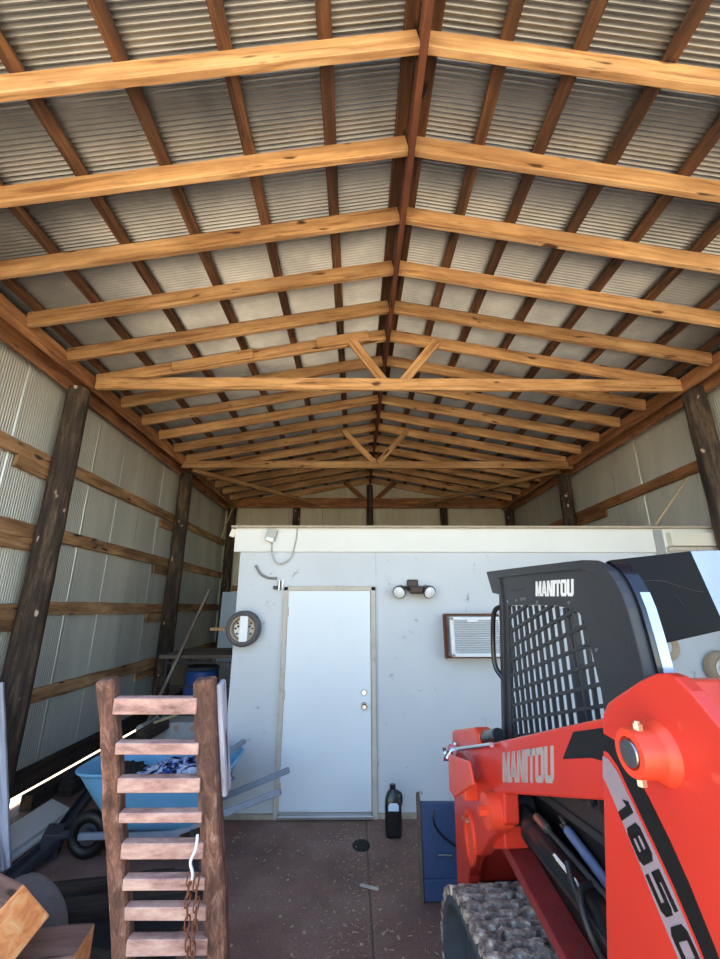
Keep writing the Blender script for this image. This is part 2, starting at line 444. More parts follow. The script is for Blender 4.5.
# ------------------------------------------------------------------ barn frame
Ys = [1.68, 2.28, 2.86, 3.45, 4.03, 4.56, 5.13, 5.70, 6.26, 6.83, 7.38, 7.94, 8.5, 9.06, 9.62, 10.2, 10.93]
TR = {4.56: 0, 7.38: 1, 10.93: 2}
XI = 3.50                              # rafter reach from the ridge
def rafter_pts(y, s, drop=0.):
    x0, x1 = XC+s*.025, XC+s*XI
    return (x0, y, zu(x0)+RD/2), (x1, y, zu(x1)+RD/2)
ri = {-1: 0, 1: 0}
for y in Ys:
    if y in TR: continue
    for s, side in ((-1, 'left'), (1, 'right')):
        a, b = rafter_pts(y, s)
        k = ri[s]; ri[s] += 1
        board('rafter', a, b, .048, RD, 'rafter', rough=.004, seg=14, label=f'{ORD[k]} pale pine rafter from the open front on the {side} roof slope', cat='rafter', group=f'rafters on the {side} roof slope')
tl = ['nearest timber roof truss with a V of two webs, joining the first left pole',
      'middle timber roof truss, smaller in view, its V of webs behind the nearest truss',
      'farthest timber roof truss, dark boards against the back wall above the inner room']
for y, k in TR.items():
    r = empty('roof_truss', (XC, y, ZE), tl[k], 'roof truss', 'roof trusses')
    for s in (-1, 1):
        a, b = rafter_pts(y, s); board('top_chord', a, b, .048, RD, 'rafter', r, rough=.004, seg=14)
    if k == 0:
        board('bottom_chord', (-3.06, y-.055, 4.43), (3.93, y-.055, 4.44), .05, .15, 'rafter', r, seg=18, rough=.006)
        yw = y-.055
        board('web', (-.07, yw, 5.06), (.35, yw, 4.46), .04, .11, 'rafter', r); board('web', (1.00, yw, 5.04), (.56, yw, 4.46), .04, .11, 'rafter', r)
        board('scab_board', (-.48, yw-.002, 5.0), (.16, yw-.002, 5.115), .03, .13, 'scab', r)
        board('scab_board', (-2.2, yw-.002, 4.655), (-1.25, yw-.002, 4.85), .03, .12, 'scab', r)
    elif k == 1:
        board('bottom_chord', (-3.14, y-.055, 4.375), (3.98, y-.055, 4.385), .05, .13, 'rafter', r, seg=18, rough=.006)
        yw = y-.055
        board('web', (-.23, yw, 5.05), (.37, yw, 4.40), .04, .10, 'rafter', r); board('web', (.96, yw, 5.05), (.41, yw-.042, 4.40), .04, .10, 'rafter', r)
    else:
        board('bottom_chord', (-3.2, y-.06, 4.52), (4.05, y-.06, 4.52), .05, .26, 'header', r, seg=18, rough=.006)
        board('web', (-.28, y-.06, 5.1), (.25, y-.06, 4.6), .04, .12, 'header', r); board('web', (1.06, y-.06, 5.1), (.54, y-.06, 4.6), .04, .12, 'header', r)
board('ridge_board', (XC, YF, ZR+.045), (XC, YB-.03, ZR+.045), .045, .20, 'ridge', seg=30, rough=.004, label='long reddish brown ridge board running under the roof peak', cat='ridge board')
def purlin(x, lab):
    z = zu(x)+RD+.02
    board('purlin', (x, YF, z), (x, YB-.02, z), .085, .04, 'purlin', up=(math.copysign(SL, x-XC), 0, 1), seg=20, rough=.003, label=lab, cat='purlin', group='purlins under the roof sheets')
for i, x in enumerate((.325, -.19, -.77, -1.36, -1.93, -2.5, -3.02)):
    purlin(x, ['dark purlin touching the ridge board on its left side'][0] if i == 0 else f'{ORD[i-1] if i > 1 else "first"} dark brown purlin left of the ridge pair under the roof sheets')
for i, x in enumerate((.47, .90, 1.33, 1.84, 2.36, 2.87, 3.38, 3.83)):
    purlin(x, 'dark purlin touching the ridge board on its right side' if i == 0 else f'{ORD[i-1] if i > 1 else "first"} dark brown purlin right of the ridge pair under the roof sheets')
for s, X, side in ((-1, -3.125, 'left'), (1, 3.92, 'right')):
    h = empty('eave_header', (X, YF, 4.36), f'doubled brown eave header beam along the top of the {side} wall', 'beam')
    board('inner_plank', (X, YF, 4.445), (X, YB-.08, 4.445), .045, .17, 'header', h, seg=30, rough=.006)
    board('outer_plank', (X+s*.20, YF, 4.40), (X+s*.20, YB-.08, 4.40), .045, .18, 'header', h, seg=30, rough=.006)
    board('top_plate', (X+s*.11, YF, 4.545), (X+s*.11, YB-.08, 4.545), .12, .04, 'purlin', h, seg=30, rough=.004)

def pole(x, y, top, r, label, lean=(0, 0)):
    g = G(); pts = []; rs = []
    for i in range(17):
        z = top*i/16
        pts.append((lean[0]*i/16, lean[1]*i/16, z)); rs.append(r*(1.06-.14*i/16))
    g.tube(pts, rs, 18); g.jitter(.012, 3.2, (1, 1, .1))
    o = g.build('pole', M_pole, smooth=True); o.location = (x, y, 0)
    return tag(o, label, 'pole', 'round timber poles')
def pole_mat():
    m, nt, b = new_mat('creosoted_pole')
    n = tex(nt, (9, 9, 1.2), 1.5, 6, .7, True)
    c = ramp(nt, n, [(.32, srgb(34, 29, 26)), (.5, srgb(66, 54, 45)), (.72, srgb(122, 102, 82))])
    k = tex(nt, (7, 7, 4), 1.6, 1, .3, True)
    c = mixc(nt, ramp(nt, k, [(.72, (0, 0, 0, 1)), (.76, (1, 1, 1, 1))]), c, srgb(196, 176, 150))
    nt.links.new(c, b.inputs['Base Color']); b.inputs['Roughness'].default_value = .9
    bump(nt, b, n, .6, .012)
    return m
M_pole = pole_mat()
pole(-3.20, 1.36, 4.33, .125, 'round dark timber pole at the open front corner on the left')
pole(-3.24, 4.50, 4.34, .13, 'stout dark timber pole nearest the camera on the left wall')
pole(-3.24, 7.82, 4.34, .125, 'dark timber pole in the middle of the left wall, behind the ladder')
pole(-3.20, 10.86, 4.34, .12, 'dark timber pole in the far left corner of the barn')
pole(4.06, 4.53, 4.40, .13, 'stout dark timber pole at the right wall above the red loader')
pole(4.04, 7.82, 4.34, .12, 'dark timber pole on the right wall rising behind the inner room')
pole(4.04, 10.86, 4.34, .12, 'dark timber pole in the far right corner above the inner room')
pole(-1.53, 10.86, 4.38, .10, 'left of the slim poles on the back wall above the inner room')
pole(.39, 10.86, 5.0, .09, 'slim pole at the middle of the back wall rising to the ridge')
pole(2.32, 10.86, 4.38, .10, 'right of the slim poles on the back wall above the inner room')

SEG = ((YF+.02, 4.86, 'nearest'), (4.20, 8.1, 'middle'), (7.55, YB-.04, 'farthest'))
for z, nm in ((3.47, 'top'), (2.68, 'second highest'), (1.89, 'third highest'), (1.00, 'lowest')):
    for i, (y0, y1, w) in enumerate(SEG):
        dz = .0 if i % 2 == 0 else .0
        x = XL+.029
        zz = z+(-.145 if False else 0)
        # neighbouring rails overlap at the poles, one just under the other
        if i == 0: y0, y1, zz = y0, 4.62, z-.02
        if i == 1: y0, y1 = 4.63, 8.08
        if i == 2: y0, y1 = 8.09, YB-.04
        board('girt', (x, y0, zz), (x, y1, zz+random.uniform(-.02, .02)), .038, .145, 'girt', seg=16, rough=.012, label=f'{nm} wall rail on the left wall, {w} of its three lengths', cat='wall rail', group='rough timber rails on the left wall')
k = 0
for z, dy in ((3.31, 4.45), (2.52, 4.4), (1.73, 4.40), (3.31, 7.75), (2.52, 7.72), (1.73, 7.70), (.87, 7.6)):
    row = {3.31: 'top', 2.52: 'second highest', 1.73: 'third highest', .87: 'lowest'}[z]
    board('splice_block', (XL+.026, dy-.42, z), (XL+.026, dy+.34, z), .038, .13, 'girt', seg=6, rough=.01, label=f'short splice block under the {row} left wall rail at the {"nearest" if dy < 5 else "middle"} pole', cat='wood block', group='splice blocks under the left wall rails')
for i, (y0, y1) in enumerate(((YF+.02, 4.62), (4.63, 7.9), (7.91, YB-.04))):
    board('girt', (XR-.029, y0, 3.56-.01*i), (XR-.029, y1, 3.55-.02*i), .038, .14, 'header', seg=14, rough=.006, label=f'{("nearest", "middle", "farthest")[i]} length of brown timber rail along the right wall', cat='wall rail', group='timber rails on the right wall')
board('splice_block', (XR-.018, 6.9, 3.41), (XR-.018, 7.95, 3.41), .038, .12, 'header', seg=4, rough=.006, label='short splice block under the right wall rail beside the far pole', cat='wood block')
board('grade_board', (XL+.022, YF+.02, .20), (XL+.022, YB-.04, .20), .04, .22, 'darkwood', seg=20, rough=.008, label='dark grade board along the foot of the left wall', cat='board')
for s, side in ((-1, 'left'), (1, 'right')):
    x0 = -3.085 if s < 0 else 3.88; x1 = -.95 if s < 0 else 1.72
    board('knee_brace', (x0, 7.62, 4.372), (x1, 10.78, 4.46), .10, .07, 'rafter', seg=8, rough=.004, label=f'long flat diagonal brace from the {side} wall to the back wall header', cat='brace', group='diagonal roof braces')
board('back_girt', (-3.1, YB-.014, 2.35), (-1.30, YB-.014, 2.35), .038, .12, 'girt', seg=6, rough=.006, label='brown rail on the back wall left of the inner room', cat='wall rail')
board('scrap_stick', (-3.33, 10.55, 3.55), (-3.13, 10.65, 4.36), .035, .03, 'stick', label='pale thin stick leaning in the far left corner under the eave', cat='stick')

# ------------------------------------------------------------------ things on the inner room's face
# twin flood lamp
fl = empty('flood_lamp', (.625, SD, 2.08), 'brown twin flood lamp with motion sensor on the pale wall above the door height', 'lamp')
g = G(); g.box((0, -.02, .045), (.12, .04, .12)); g.build('mount_box', 'darkbronze', fl, bevel=.012)
g = G(); g.box((.035, -.085, -.005), (.15, .11, .075), (.15, 0, -.2)); g.build('sensor_head', 'darkbronze', fl, bevel=.018)
for s in (-1, 1):
    R = Euler((0, s*.5, s*.35)).to_matrix()
    g = G(); g.tube([(s*.03, -.04, .02), (s*.10, -.07, .02), (s*.12, -.09, .0)], .016, 10); g.build('lamp_arm', 'darkbronze', fl, smooth=True)
    c = V((s*.145, -.11, -.015))
    ax = frame(V((s*.45, -1, -.55)))
    Rz = Matrix((ax.col[1], ax.col[2], ax.col[0])).transposed()
    g = G(); g.lathe([(.0, -.07), (.03, -.07), (.042, -.05), (.068, .03), (.070, .045), (.064, .045), (.0, .02)], c, n=24, R=Rz); h = g.build('lamp_head', 'darkbronze', fl, smooth=True)
    g = G(); g.lathe([(.063, .038), (.058, .055), (.04, .066), (0, .07)], c, n=24, R=Rz); g.build('lens', 'lens', h, smooth=True)

# window air conditioner
ac = empty('air_conditioner', (1.225, SD, 1.425), 'white window air conditioner sticking out of the wall right of the door', 'air conditioner')
g = G(); g.box((0, -.11, .19), (.48, .24, .35)); g.build('casing', 'white_plastic', ac, bevel=.012)
f = G()
f.box((-.245, -.235, .19), (.04, .03, .38)); f.box((.245, -.235, .19), (.04, .03, .38)); f.box((0, -.235, .362), (.53, .03, .035)); f.box((0, -.235, .018), (.53, .03, .035))
f.build('front_frame', 'white_plastic', ac, bevel=.008)
g = G()
for i in range(15): g.box((0, -.232, .043+i*.0215), (.45, .012, .013), (.5, 0, 0))
g.build('louvres', 'grille_grey', ac)
g = G(); g.box((-.04, -.252, .345), (.11, .012, .035)); g.build('control_tab', 'white_plastic', ac, bevel=.004)
af = empty('sleeve_frame', (1.215, SD, 1.39), 'rusty iron sleeve around the window air conditioner', 'frame')
g = G()
g.box((.01, -.045, .432), (.56, .09, .018)); g.box((-.275, -.045, .215), (.010, .09, .43)); g.box((-.262, -.075, .215), (.018, .012, .41))
g.box((.29, -.045, .215), (.012, .09, .43)); g.box((.01, -.045, .012), (.56, .08, .012)); g.jitter(.003, 20)
g.build('iron_sleeve', 'rust', af)

# electrical box and its hanging cable
eb = empty('junction_box', (-.925, SD-.03, 2.655), 'small grey junction box hung crooked on the white band above the door', 'electrical box')
g = G(); g.box((0, -.03, .01), (.105, .06, .13), (0, .28, 0)); g.build('box_body', 'cable', eb, bevel=.006)
g = G(); g.box((-.012, -.045, -.045), (.095, .05, .045), (0, .28, 0)); g.build('cover', 'white_plastic', eb, bevel=.006)
def curve_pts(p, n=10):
    p = [V(q) for q in p]; out = []
    q = [p[0]]+p+[p[-1]]
    for i in range(1, len(q)-2):
        for k in range(n):
            t = k/n
            out.append(.5*((2*q[i])+(q[i+1]-q[i-1])*t+(2*q[i-1]-5*q[i]+4*q[i+1]-q[i+2])*t*t+(3*q[i]-q[i-1]-3*q[i+1]+q[i+2])*t**3))
    out.append(p[-1]); return out
y = SD-.04
g = G(); g.tube(curve_pts([(-.92, y, 2.60), (-.91, y, 2.45), (-.86, y, 2.365), (-.78, y, 2.355), (-.70, y, 2.43), (-.655, y, 2.60), (-.645, y, 2.76)]), .007, 8)
tag(g.build('hanging_cable', 'cable', smooth=True), 'thin grey cable hanging in a loop from the crooked junction box', 'cable')
g = G(); g.tube(curve_pts([(-1.085, SD-.02, 2.335), (-1.03, SD-.02, 2.25), (-.95, SD-.02, 2.205), (-.845, SD-.02, 2.195)]), .013, 10)
tag(g.build('bent_conduit', 'cable_dark', smooth=True), 'short bent grey conduit on the wall at upper left of the door', 'conduit')
lt = empty('latch', (-.825, SD+.005, 2.10), 'small dark metal latch beside the top left corner of the door', 'latch')
g = G(); g.box((-.02, -.02, 0), (.07, .03, .035)); g.box((.01, -.03, .02), (.025, .03, .10)); g.build('latch_plate', 'darksteel', lt, bevel=.003)
g = G(); g.tube([(.01, -.05, -.03), (.01, -.05, .07)], .007, 8); g.tube([(.045, -.03, .0), (.045, -.03, .09)], .006, 8); g.build('latch_pin', 'chrome', lt, smooth=True)
for c, lab in (((-1.37, SD+.03, 2.70), 'small pale block wedged at the top left corner of the inner room'), ((-1.305, SD+.10, 2.56), 'brown wood scrap under the pale block at the inner room corner')):
    g = G(); g.box((0, 0, 0), (.06, .10, .09), (.2, .3, .2)); o = g.build('corner_block', 'cream' if c[2] > 2.65 else 'girt', bevel=.004); o.location = c; tag(o, lab, 'block')

def wheel(name, loc, R, rim_r, tyre, rot, label, bar=False):
    w = empty(name, loc, label, 'wheel'); w.rotation_euler = rot
    t = R-rim_r
    prof = [(rim_r, -.05), (rim_r+.01, -.062), (rim_r+t*.45, -.07), (R-.012, -.055), (R, -.03), (R, .03), (R-.012, .055), (rim_r+t*.45, .07), (rim_r+.01, .062), (rim_r, .05)]
    g = G(); L = [[V((a*math.cos(2*PI*k/40), b, a*math.sin(2*PI*k/40))) for a, b in prof] for k in range(40)]
    L.append(L[0]); vs = [[g.bm.verts.new(p) for p in l] for l in L[:-1]]; vs.append(vs[0])
    for A, B in zip(vs, vs[1:]):
        for k in range(len(prof)): g.bm.faces.new((A[k], A[(k+1) % len(prof)], B[(k+1) % len(prof)], B[k]))
    g.build('tyre', tyre, w, smooth=True)
    return w
w = wheel('trailer_wheel', (-1.15, SD-.085, 1.685), .178, .125, 'tyre_dark', (0, 0, 0), 'small trailer wheel hung on the left corner of the inner room')
g = G(); g.lathe([(.128, -.05), (.128, .02), (.104, .03), (.104, -.02), (.112, -.055), (.128, -.05)], (0, 0, 0), 'Y', 40); g.build('rim_ring', 'tyre_tan', w, smooth=True)
g = G(); g.lathe([(0, .0), (.02, .0), (.022, .02), (.05, .03), (.105, .02), (.105, .035), (0, .035)], (0, 0, 0), 'Y', 36); d = g.build('rim_disc', 'rim_white', w, smooth=True)
g = G()
for k in range(5):
    a = 2*PI*k/5+.3; g.tube([(.062*math.cos(a), -.01, .062*math.sin(a)), (.062*math.cos(a), .03, .062*math.sin(a))], .008, 8)
for k in range(10):
    a = 2*PI*k/10; g.tube([(.088*math.cos(a), .012, .088*math.sin(a)), (.088*math.cos(a), .03, .088*math.sin(a))], .010, 10)
g.build('lug_holes', 'dark', w)
g = G(); g.box((.012, -.045, .0), (.085, .02, .25)); g.build('hanger_plate', 'white_plastic', w, bevel=.004)
g = G(); g.box((-.26, .0, -.005), (.16, .04, .03)); g.build('bracket', 'girt', w, bevel=.003)

w = wheel('trailer_wheel', (3.765, SD-.075, 1.30), .165, .105, 'tyre_tan', (0, 0, 0), 'larger tan trailer wheel with white rim on the wall behind the loader at right')
g = G(); g.lathe([(0, .0), (.02, -.01), (.03, .02), (.07, .03), (.098, -.02), (.108, -.045), (.108, .03), (0, .04)], (0, 0, 0), 'Y', 36); g.build('rim_disc', 'rim_white', w, smooth=True)
g = G(); g.lathe([(.085, .0), (.13, -.006), (.14, -.03), (.135, -.04), (.08, -.012), (.085, 0)], (3.26, SD, 1.50), 'Y', 32)
tag(g.build('tan_ring', 'tyre_tan', smooth=True), 'small tan ring hung on the wall below the black loader panel', 'ring')
g = G(); g.box((0, 0, 0), (.55, .015, .50)); o = g.build('pale_sheet', 'plate_blue', bevel=.003); o.location = (3.98, SD-.018, 2.16)
tag(o, 'pale blue sheet fixed to the wall under the long cream board', 'sheet')
g = G(); g.bar((3.40, SD-.03, 2.79), (4.03, 4.86, 3.41), .022, .016)
o = g.build('leaning_stick', 'stick'); tag(o, 'thin cream stick leaning from the inner room roof to the right wall', 'stick')

# ------------------------------------------------------------------ jug, case, floor litter
jg = empty('oil_jug', (.342, 4.40, 0), 'black plastic jug standing on the floor by the door frame', 'jug')
def rrect(w, d, r, z, n=5, c=(0, 0)):
    out = []
    for sx, sy, a0 in ((1, 1, 0), (-1, 1, 90), (-1, -1, 180), (1, -1, 270)):
        for k in range(n):
            a = math.radians(a0+90*k/(n-1)); out.append(V((c[0]+sx*(w/2-r)+r*math.cos(a), c[1]+sy*(d/2-r)+r*math.sin(a), z)))
    return out
g = G()
g.loft([rrect(.125, .105, .02, .0), rrect(.145, .12, .03, .008), rrect(.148, .124, .03, .15), rrect(.146, .122, .03, .245), rrect(.135, .112, .035, .285), rrect(.105, .09, .03, .32), rrect(.065, .06, .025, .345), rrect(.048, .048, .0235, .352), rrect(.046, .046, .0225, .37)])
g.build('jug_body', 'black_plastic', jg, smooth=True, sub=1)
g = G(); g.lathe([(0, .352), (.027, .352), (.027, .382), (.022, .386), (0, .386)], n=20); g.build('cap', 'black_plastic', jg, smooth=True)
g = G(); g.tube(curve_pts([(.03, 0, .335), (.072, 0, .31), (.076, 0, .26), (.070, 0, .22)], 6), .011, 10); g.build('handle', 'black_plastic', jg, smooth=True)
g = G(); g.loft([[V((x, -.0635-.0006*0+y, z)) for x, y, z in ((-.045, -.002, .205), (.045, -.002, .205), (.045, -.0005, .245), (.03, .004, .262), (-.03, .004, .262), (-.045, -.0005, .245))], [V((x, -.0615+y, z)) for x, y, z in ((-.045, 0, .205), (.045, 0, .205), (.045, .0015, .245), (.03, .006, .262), (-.03, .006, .262), (-.045, .0015, .245))]])
g.build('label_highlight', 'plate_blue', jg)  # paper label with its bluish highlight put into the colour

cs = empty('steel_sheet', (.72, 3.52, 0), 'dark navy blue steel panel standing on the floor in front of the red loader', 'panel')
g = G(); g.box((.0, .03, .285), (.50, .04, .57)); g.build('panel_body', 'navy', cs, bevel=.008)
g = G(); g.box((.0, .002, .075), (.49, .018, .12)); g.build('base_strip', 'navy', cs, bevel=.004)
g = G(); g.prism([(-.005, .0), (.06, .0), (.07, .60), (.03, .63), (.005, .60)], -.272, -.252); g.jitter(.004, 9); g.build('side_plate', 'worn_edge', cs)
g = G(); g.tube(curve_pts([(-.15, .008, .255), (-.145, -.018, .275), (-.10, -.02, .277), (-.055, -.018, .272), (-.05, .008, .25)], 5), .005, 8); g.build('grip', 'steel', cs, smooth=True)
g = G(); g.tube(curve_pts([(-.16, .006, .53), (-.165, .0, .46), (-.11, -.002, .38), (.02, -.002, .30), (.14, .0, .26)], 6), .006, 8); g.build('cord', 'black_plastic', cs, smooth=True)

# straw and chips littering the slab: nobody could count them
g = G(); random.seed(21)
for i in range(720):
    while True:
        x = random.gauss(.05, .65); yy = random.uniform(1.9, 4.65)
        if -1.9 < x < 1.5: break
    if random.random() < .35: x = random.gauss(.05, .16)
    L = random.uniform(.008, .03) if random.random() < .93 else random.uniform(.03, .06); a = random.uniform(0, PI)
    g.box((x, yy, .003), (L, random.uniform(.002, .004), .003), (0, 0, a))
for i in range(160):
    x = random.uniform(-1.2, 1.); yy = random.uniform(2., 4.6); q = random.uniform(.006, .018)
    g.box((x, yy, q*.3), (q, q*.8, q*.6), (random.random(), random.random(), random.random()*3))
tag(g.build('straw_litter', 'straw'), 'straw bits and chips strewn over the brown floor', 'litter', kind='stuff')
g = G(); g.box((0, 0, .004), (.13, .03, .004), (0, .03, -.35)); g.jitter(.003, 30); o = g.build('paper_scrap', 'paper'); o.location = (.11, 3.69, .003)
tag(o, 'small pale paper scrap on the floor in front of the door', 'scrap')
g = G(); g.loft([[V((.075*math.cos(t)*s, .10*math.sin(t)*s, z)) for t in (2*PI*k/20 for k in range(20))] for s, z in ((1, .0), (.95, .004), (.5, .008))])
o = g.build('oil_stain', 'grime', smooth=True); o.location = (.06, 4.25, .0); tag(o, 'dark round oily patch on the floor near the door step', 'stain')

# ------------------------------------------------------------------ ladder-like ramp and its chain
T = V((-.806, 1.905, 1.615)); Bt = V((-.622, 2.185, 0))
def lad(t, off, dpt):                 # t from the top down in metres of height
    k = (1.615-t)/1.615; c = T+(Bt-T)*k
    return c+V((off, 0, 0))
rp = empty('wooden_ramp', (Bt.x, Bt.y, 0), 'weathered ladder-like wooden ramp with rusty rails and pink rungs, standing at left', 'ramp')
for off, nm in ((-.202, 0), (.195, 1)):
    wv = .070 if nm == 0 else .084
    a = T+V((off, 0, .0)); b = Bt+V((off*.84, 0, 0))
    up = V((0, 1, .2))
    board('rail', b, a+(a-b).normalized()*.005, wv, .055, 'rail', rp, up=V((0, -1, .2)), seg=30, rough=.007, bevel=.008)
zs = [(1.554, 1.490), (1.389, 1.343), (1.263, 1.206), (1.14, 1.101), (1.034, .974), (.913, .869), (.816, .767), (.71, .65), (.60, .55), (.48, .43), (.36, .31), (.24, .19), (.12, .07)]
tilt = math.atan2(Bt.y-T.y, T.z)
for i, (z1, z0) in enumerate(zs):
    k = (1.615-(z1+z0)/2)/1.615; c = T+(Bt-T)*k-V((0, 0, 0))
    h = z1-z0
    g = G()
    lw = .335-.055*k
    g.box((0, -.012, 0), (lw, .012, h*.92)); g.box((0, .004, h*.46-.005), (lw, .032, .010))
    g.jitter(.002, 12)
    o = g.build('rung', 'rung', rp, bevel=.003, seg=1); o.location = c+V((0, -.02, 0))-rp.location; o.rotation_euler = (tilt*.8, .0, 0)
g = G(); a = lad(1.60, .247, 0); b = lad(1.18, .239, 0)
o = board('patch_board', b+V((0, .035, 0)), a+V((0, .035, 0)), .022, .07, 'bluewood', rp, up=V((0, -1, .2)), seg=10, rough=.004)
o['label'] = 'pale peeling side board'
ch = empty('chain', (-.60, 1.99, 1.045), 'rusty steel chain with a white cord hanging from the right side of the ramp', 'chain')
def link_mesh():
    g = G(); pts = []
    for k in range(16):
        t = 2*PI*k/16; pts.append(V((.0085*math.cos(t), 0, .0135*math.sin(t)+(.009 if math.sin(t) > 0 else -.009))))
    L = []
    for i, p in enumerate(pts):
        d = (pts[(i+1) % 16]-pts[i-1]).normalized(); a = V((0, 1, 0)); b = d.cross(a)
        L.append([g.bm.verts.new(p+(a*math.cos(q)+b*math.sin(q))*.0032) for q in (2*PI*k/6 for k in range(6))])
    for i in range(16):
        A, B = L[i], L[(i+1) % 16]
        for k in range(6): g.bm.faces.new((A[k], A[(k+1) % 6], B[(k+1) % 6], B[k]))
    return g
ln = link_mesh().build('link', 'chain_rust' if 'chain_rust' in M else 'rust', ch, smooth=True)
first = True; random.seed(5)
def put(p, rz):
    global first
    o = ln if first else ln.copy()
    if not first: COL.objects.link(o); o.parent = ch
    first = False
    o.location = p; o.rotation_euler = (random.uniform(-.1, .1), random.uniform(-.15, .15), rz)
for j, x in enumerate((-.012, .014)):
    for i in range(16): put((x+(.004 if j else -.004)*math.sin(i*.7), -.045+.007*i, -.115-.036*i-j*.012), (i % 2)*PI/2+.4)
g = G(); g.tube(curve_pts([(.008, -.06, .03), (.01, -.075, -.01), (-.006, -.07, -.05), (.004, -.066, -.085), (.001, -.055, -.11)], 6), .0055, 8)
c = g.build('cord', 'white_plastic', ch, smooth=True); c['label'] = 'white cord'

# ------------------------------------------------------------------ timbers, tyre, board at the left foreground
def timber(end, d, L, s, roll, label, h=None):
    d = V(d).normalized(); R = frame(d) @ Matrix.Rotation(roll, 3, 'X')
    g = G(); n = 8; h = h or s; loops = []
    for i in range(n+1):
        loops.append([V((L*i/n, a*s/2, b*h/2)) for a, b in ((-1, -1), (1, -1), (1, 1), (-1, 1))])
    g.loft(loops); g.jitter(.007, 5)
    o = g.build('timber', ['timber_side', 'timber_end'], bevel=.01, seg=2)
    for p in o.data.polygons:
        if abs(p.normal.x) > .7 and p.center.x < L*.02: p.material_index = 1
    # the sawn side facing the open front is fresh orange too
    o.matrix_basis = Matrix.Translation(V(end)) @ R.to_4x4()
    return tag(o, label, 'timber', 'orange cut timbers')
timber((-1.22, 2.36, .13), (-1, -.10, 0), .9, .26, 0, 'bottom timber of the stack in the left foreground, under the others')
timber((-1.18, 2.38, .385), (-1, -.16, -.0), .95, .215, 0, 'orange cut timber lying level in the left foreground, lower of the two seen', .24)
timber((-1.36, 2.14, .668), (-.84, .54, -.06), .85, .205, -.66, 'orange cut timber tipped on its edge, topmost in the left foreground')
ty = empty('worn_tyre', (-1.86, 2.98, .20), 'worn grey tyre leaning behind the orange timbers at left', 'tyre')
def torus_part(name, mat, R, r, par, ry, sx=1.):
    g = G(); L = []
    for i in range(48):
        a = 2*PI*i/48; L.append([g.bm.verts.new(((R+r*math.cos(b))*math.cos(a), r*sx*math.sin(b), (R+r*math.cos(b))*math.sin(a))) for b in (2*PI*k/14 for k in range(14))])
    for i in range(48):
        A, B = L[i], L[(i+1) % 48]
        for k in range(14): g.bm.faces.new((A[k], A[(k+1) % 14], B[(k+1) % 14], B[k]))
    return g.build(name, mat, par, smooth=True)
o = torus_part('tyre_body', 'tyre', .17, .06, ty, 0, 1.4); ty.rotation_euler = (.30, 0, -.35); ty.location = (-1.80, 2.98, .228)
board('plank', (-2.67, 3.86, 0), (-3.15, 4.02, 1.24), .24, .04, 'bluewood', up=(.35, -1, 0), seg=12, rough=.004, label='pale blue weathered plank leaning on the left wall beside the nearest pole', cat='plank')
# dark A-frame of channel steel on the ground
fr = empty('drawbar', (-2.38, 4.1, 0), 'dark grey steel A-frame of channel bars lying between trim and wheelbarrow', 'trailer drawbar')
def chan(p0, p1, name, w=.10):
    g = G(); p0, p1 = V(p0)-fr.location, V(p1)-fr.location; g.bar(p0, p1, w, .014); R = frame(p1-p0)
    for s in (-1, 1): g.box((p0+p1)/2+R@V((0, s*(w/2-.006), .028)), ((p1-p0).length, .012, .06), R)
    return g.build(name, 'darksteel', fr, bevel=.002, seg=1)
chan((-2.50, 5.05, .36), (-2.385, 4.16, .12), 'long_channel'); chan((-2.38, 4.12, .10), (-2.44, 3.72, .03), 'short_channel', .12)
g = G(); g.box((-.03, .0, .10), (.13, .14, .20), (.2, .1, .3)); g.tube([(.06, -.03, .16), (.14, -.06, .18)], .03, 12); g.build('hitch_plate', 'darksteel', fr, bevel=.006)
tr = empty('metal_trim', (-2.74, 4.0, 0), 'white metal trim length lying along the foot of the left wall', 'trim')
g = G(); g.prism([(-.105, .02), (.085, .05), (.09, .09), (.07, .10), (-.10, .17), (-.12, .16)], -1.1, .72, 'Y'); g.build('trim_body', 'trim_white', tr, bevel=.004)
g = G(); g.prism([(.082, .04), (.125, .03), (.125, .05), (.09, .06)], -1.1, .70, 'Y'); g.build('trim_lip', 'trim_white', tr)

# ------------------------------------------------------------------ wheelbarrow
wb = empty('wheelbarrow', (-1.62, 4.08, 0), 'wheelbarrow with pale blue tub and grey handles by the inner room corner', 'wheelbarrow')
def tubring(z, x0, x1, w, r): return [p+V(((x0+x1)/2, 0, 0)) for p in rrect(x1-x0, w, r, z, 7)]
g = G()
def tz(L, a): return [V((p.x, p.y, p.z+a*(p.x < 0)*(-p.x)*.0)) for p in L]
outer = [tubring(.24, -.22, .42, .40, .10), tubring(.30, -.28, .46, .46, .12), tubring(.46, -.40, .53, .56, .14), tubring(.60, -.50, .60, .64, .16), tubring(.66, -.54, .625, .68, .18), tubring(.67, -.57, .66, .72, .19), tubring(.69, -.57, .66, .72, .19)]
inner = [tubring(.688, -.53, .615, .66, .17), tubring(.60, -.485, .585, .61, .15), tubring(.46, -.385, .515, .54, .13), tubring(.30, -.265, .445, .44, .11), tubring(.26, -.21, .41, .39, .10)]
g.loft(outer+inner); g.build('tub', 'tub', wb, smooth=True, sub=1)
for s in (-1, 1):
    g = G(); g.bar((-.52, s*.10, .19), (.30, s*.20, .25), .038, .045); g.bar((.25, s*.195, .248), (1.05, s*.225, .53), .036, .045)
    g.build('handle', 'handle_grey', wb, bevel=.008)
    g = G(); g.bar((.38, s*.20, .29), (.46, s*.23, .0), .03, .03); g.bar((.28, s*.20, .012), (.52, s*.23, .012), .035, .02); g.build('leg', 'darksteel', wb, bevel=.004)
g = G(); g.bar((.40, -.32, .655), (.62, .30, .735), .045, .03); g.build('rim_bar', 'handle_grey', wb, bevel=.004)
wv = empty('wheel', (-.50, 0, .165)); wv.parent = wb
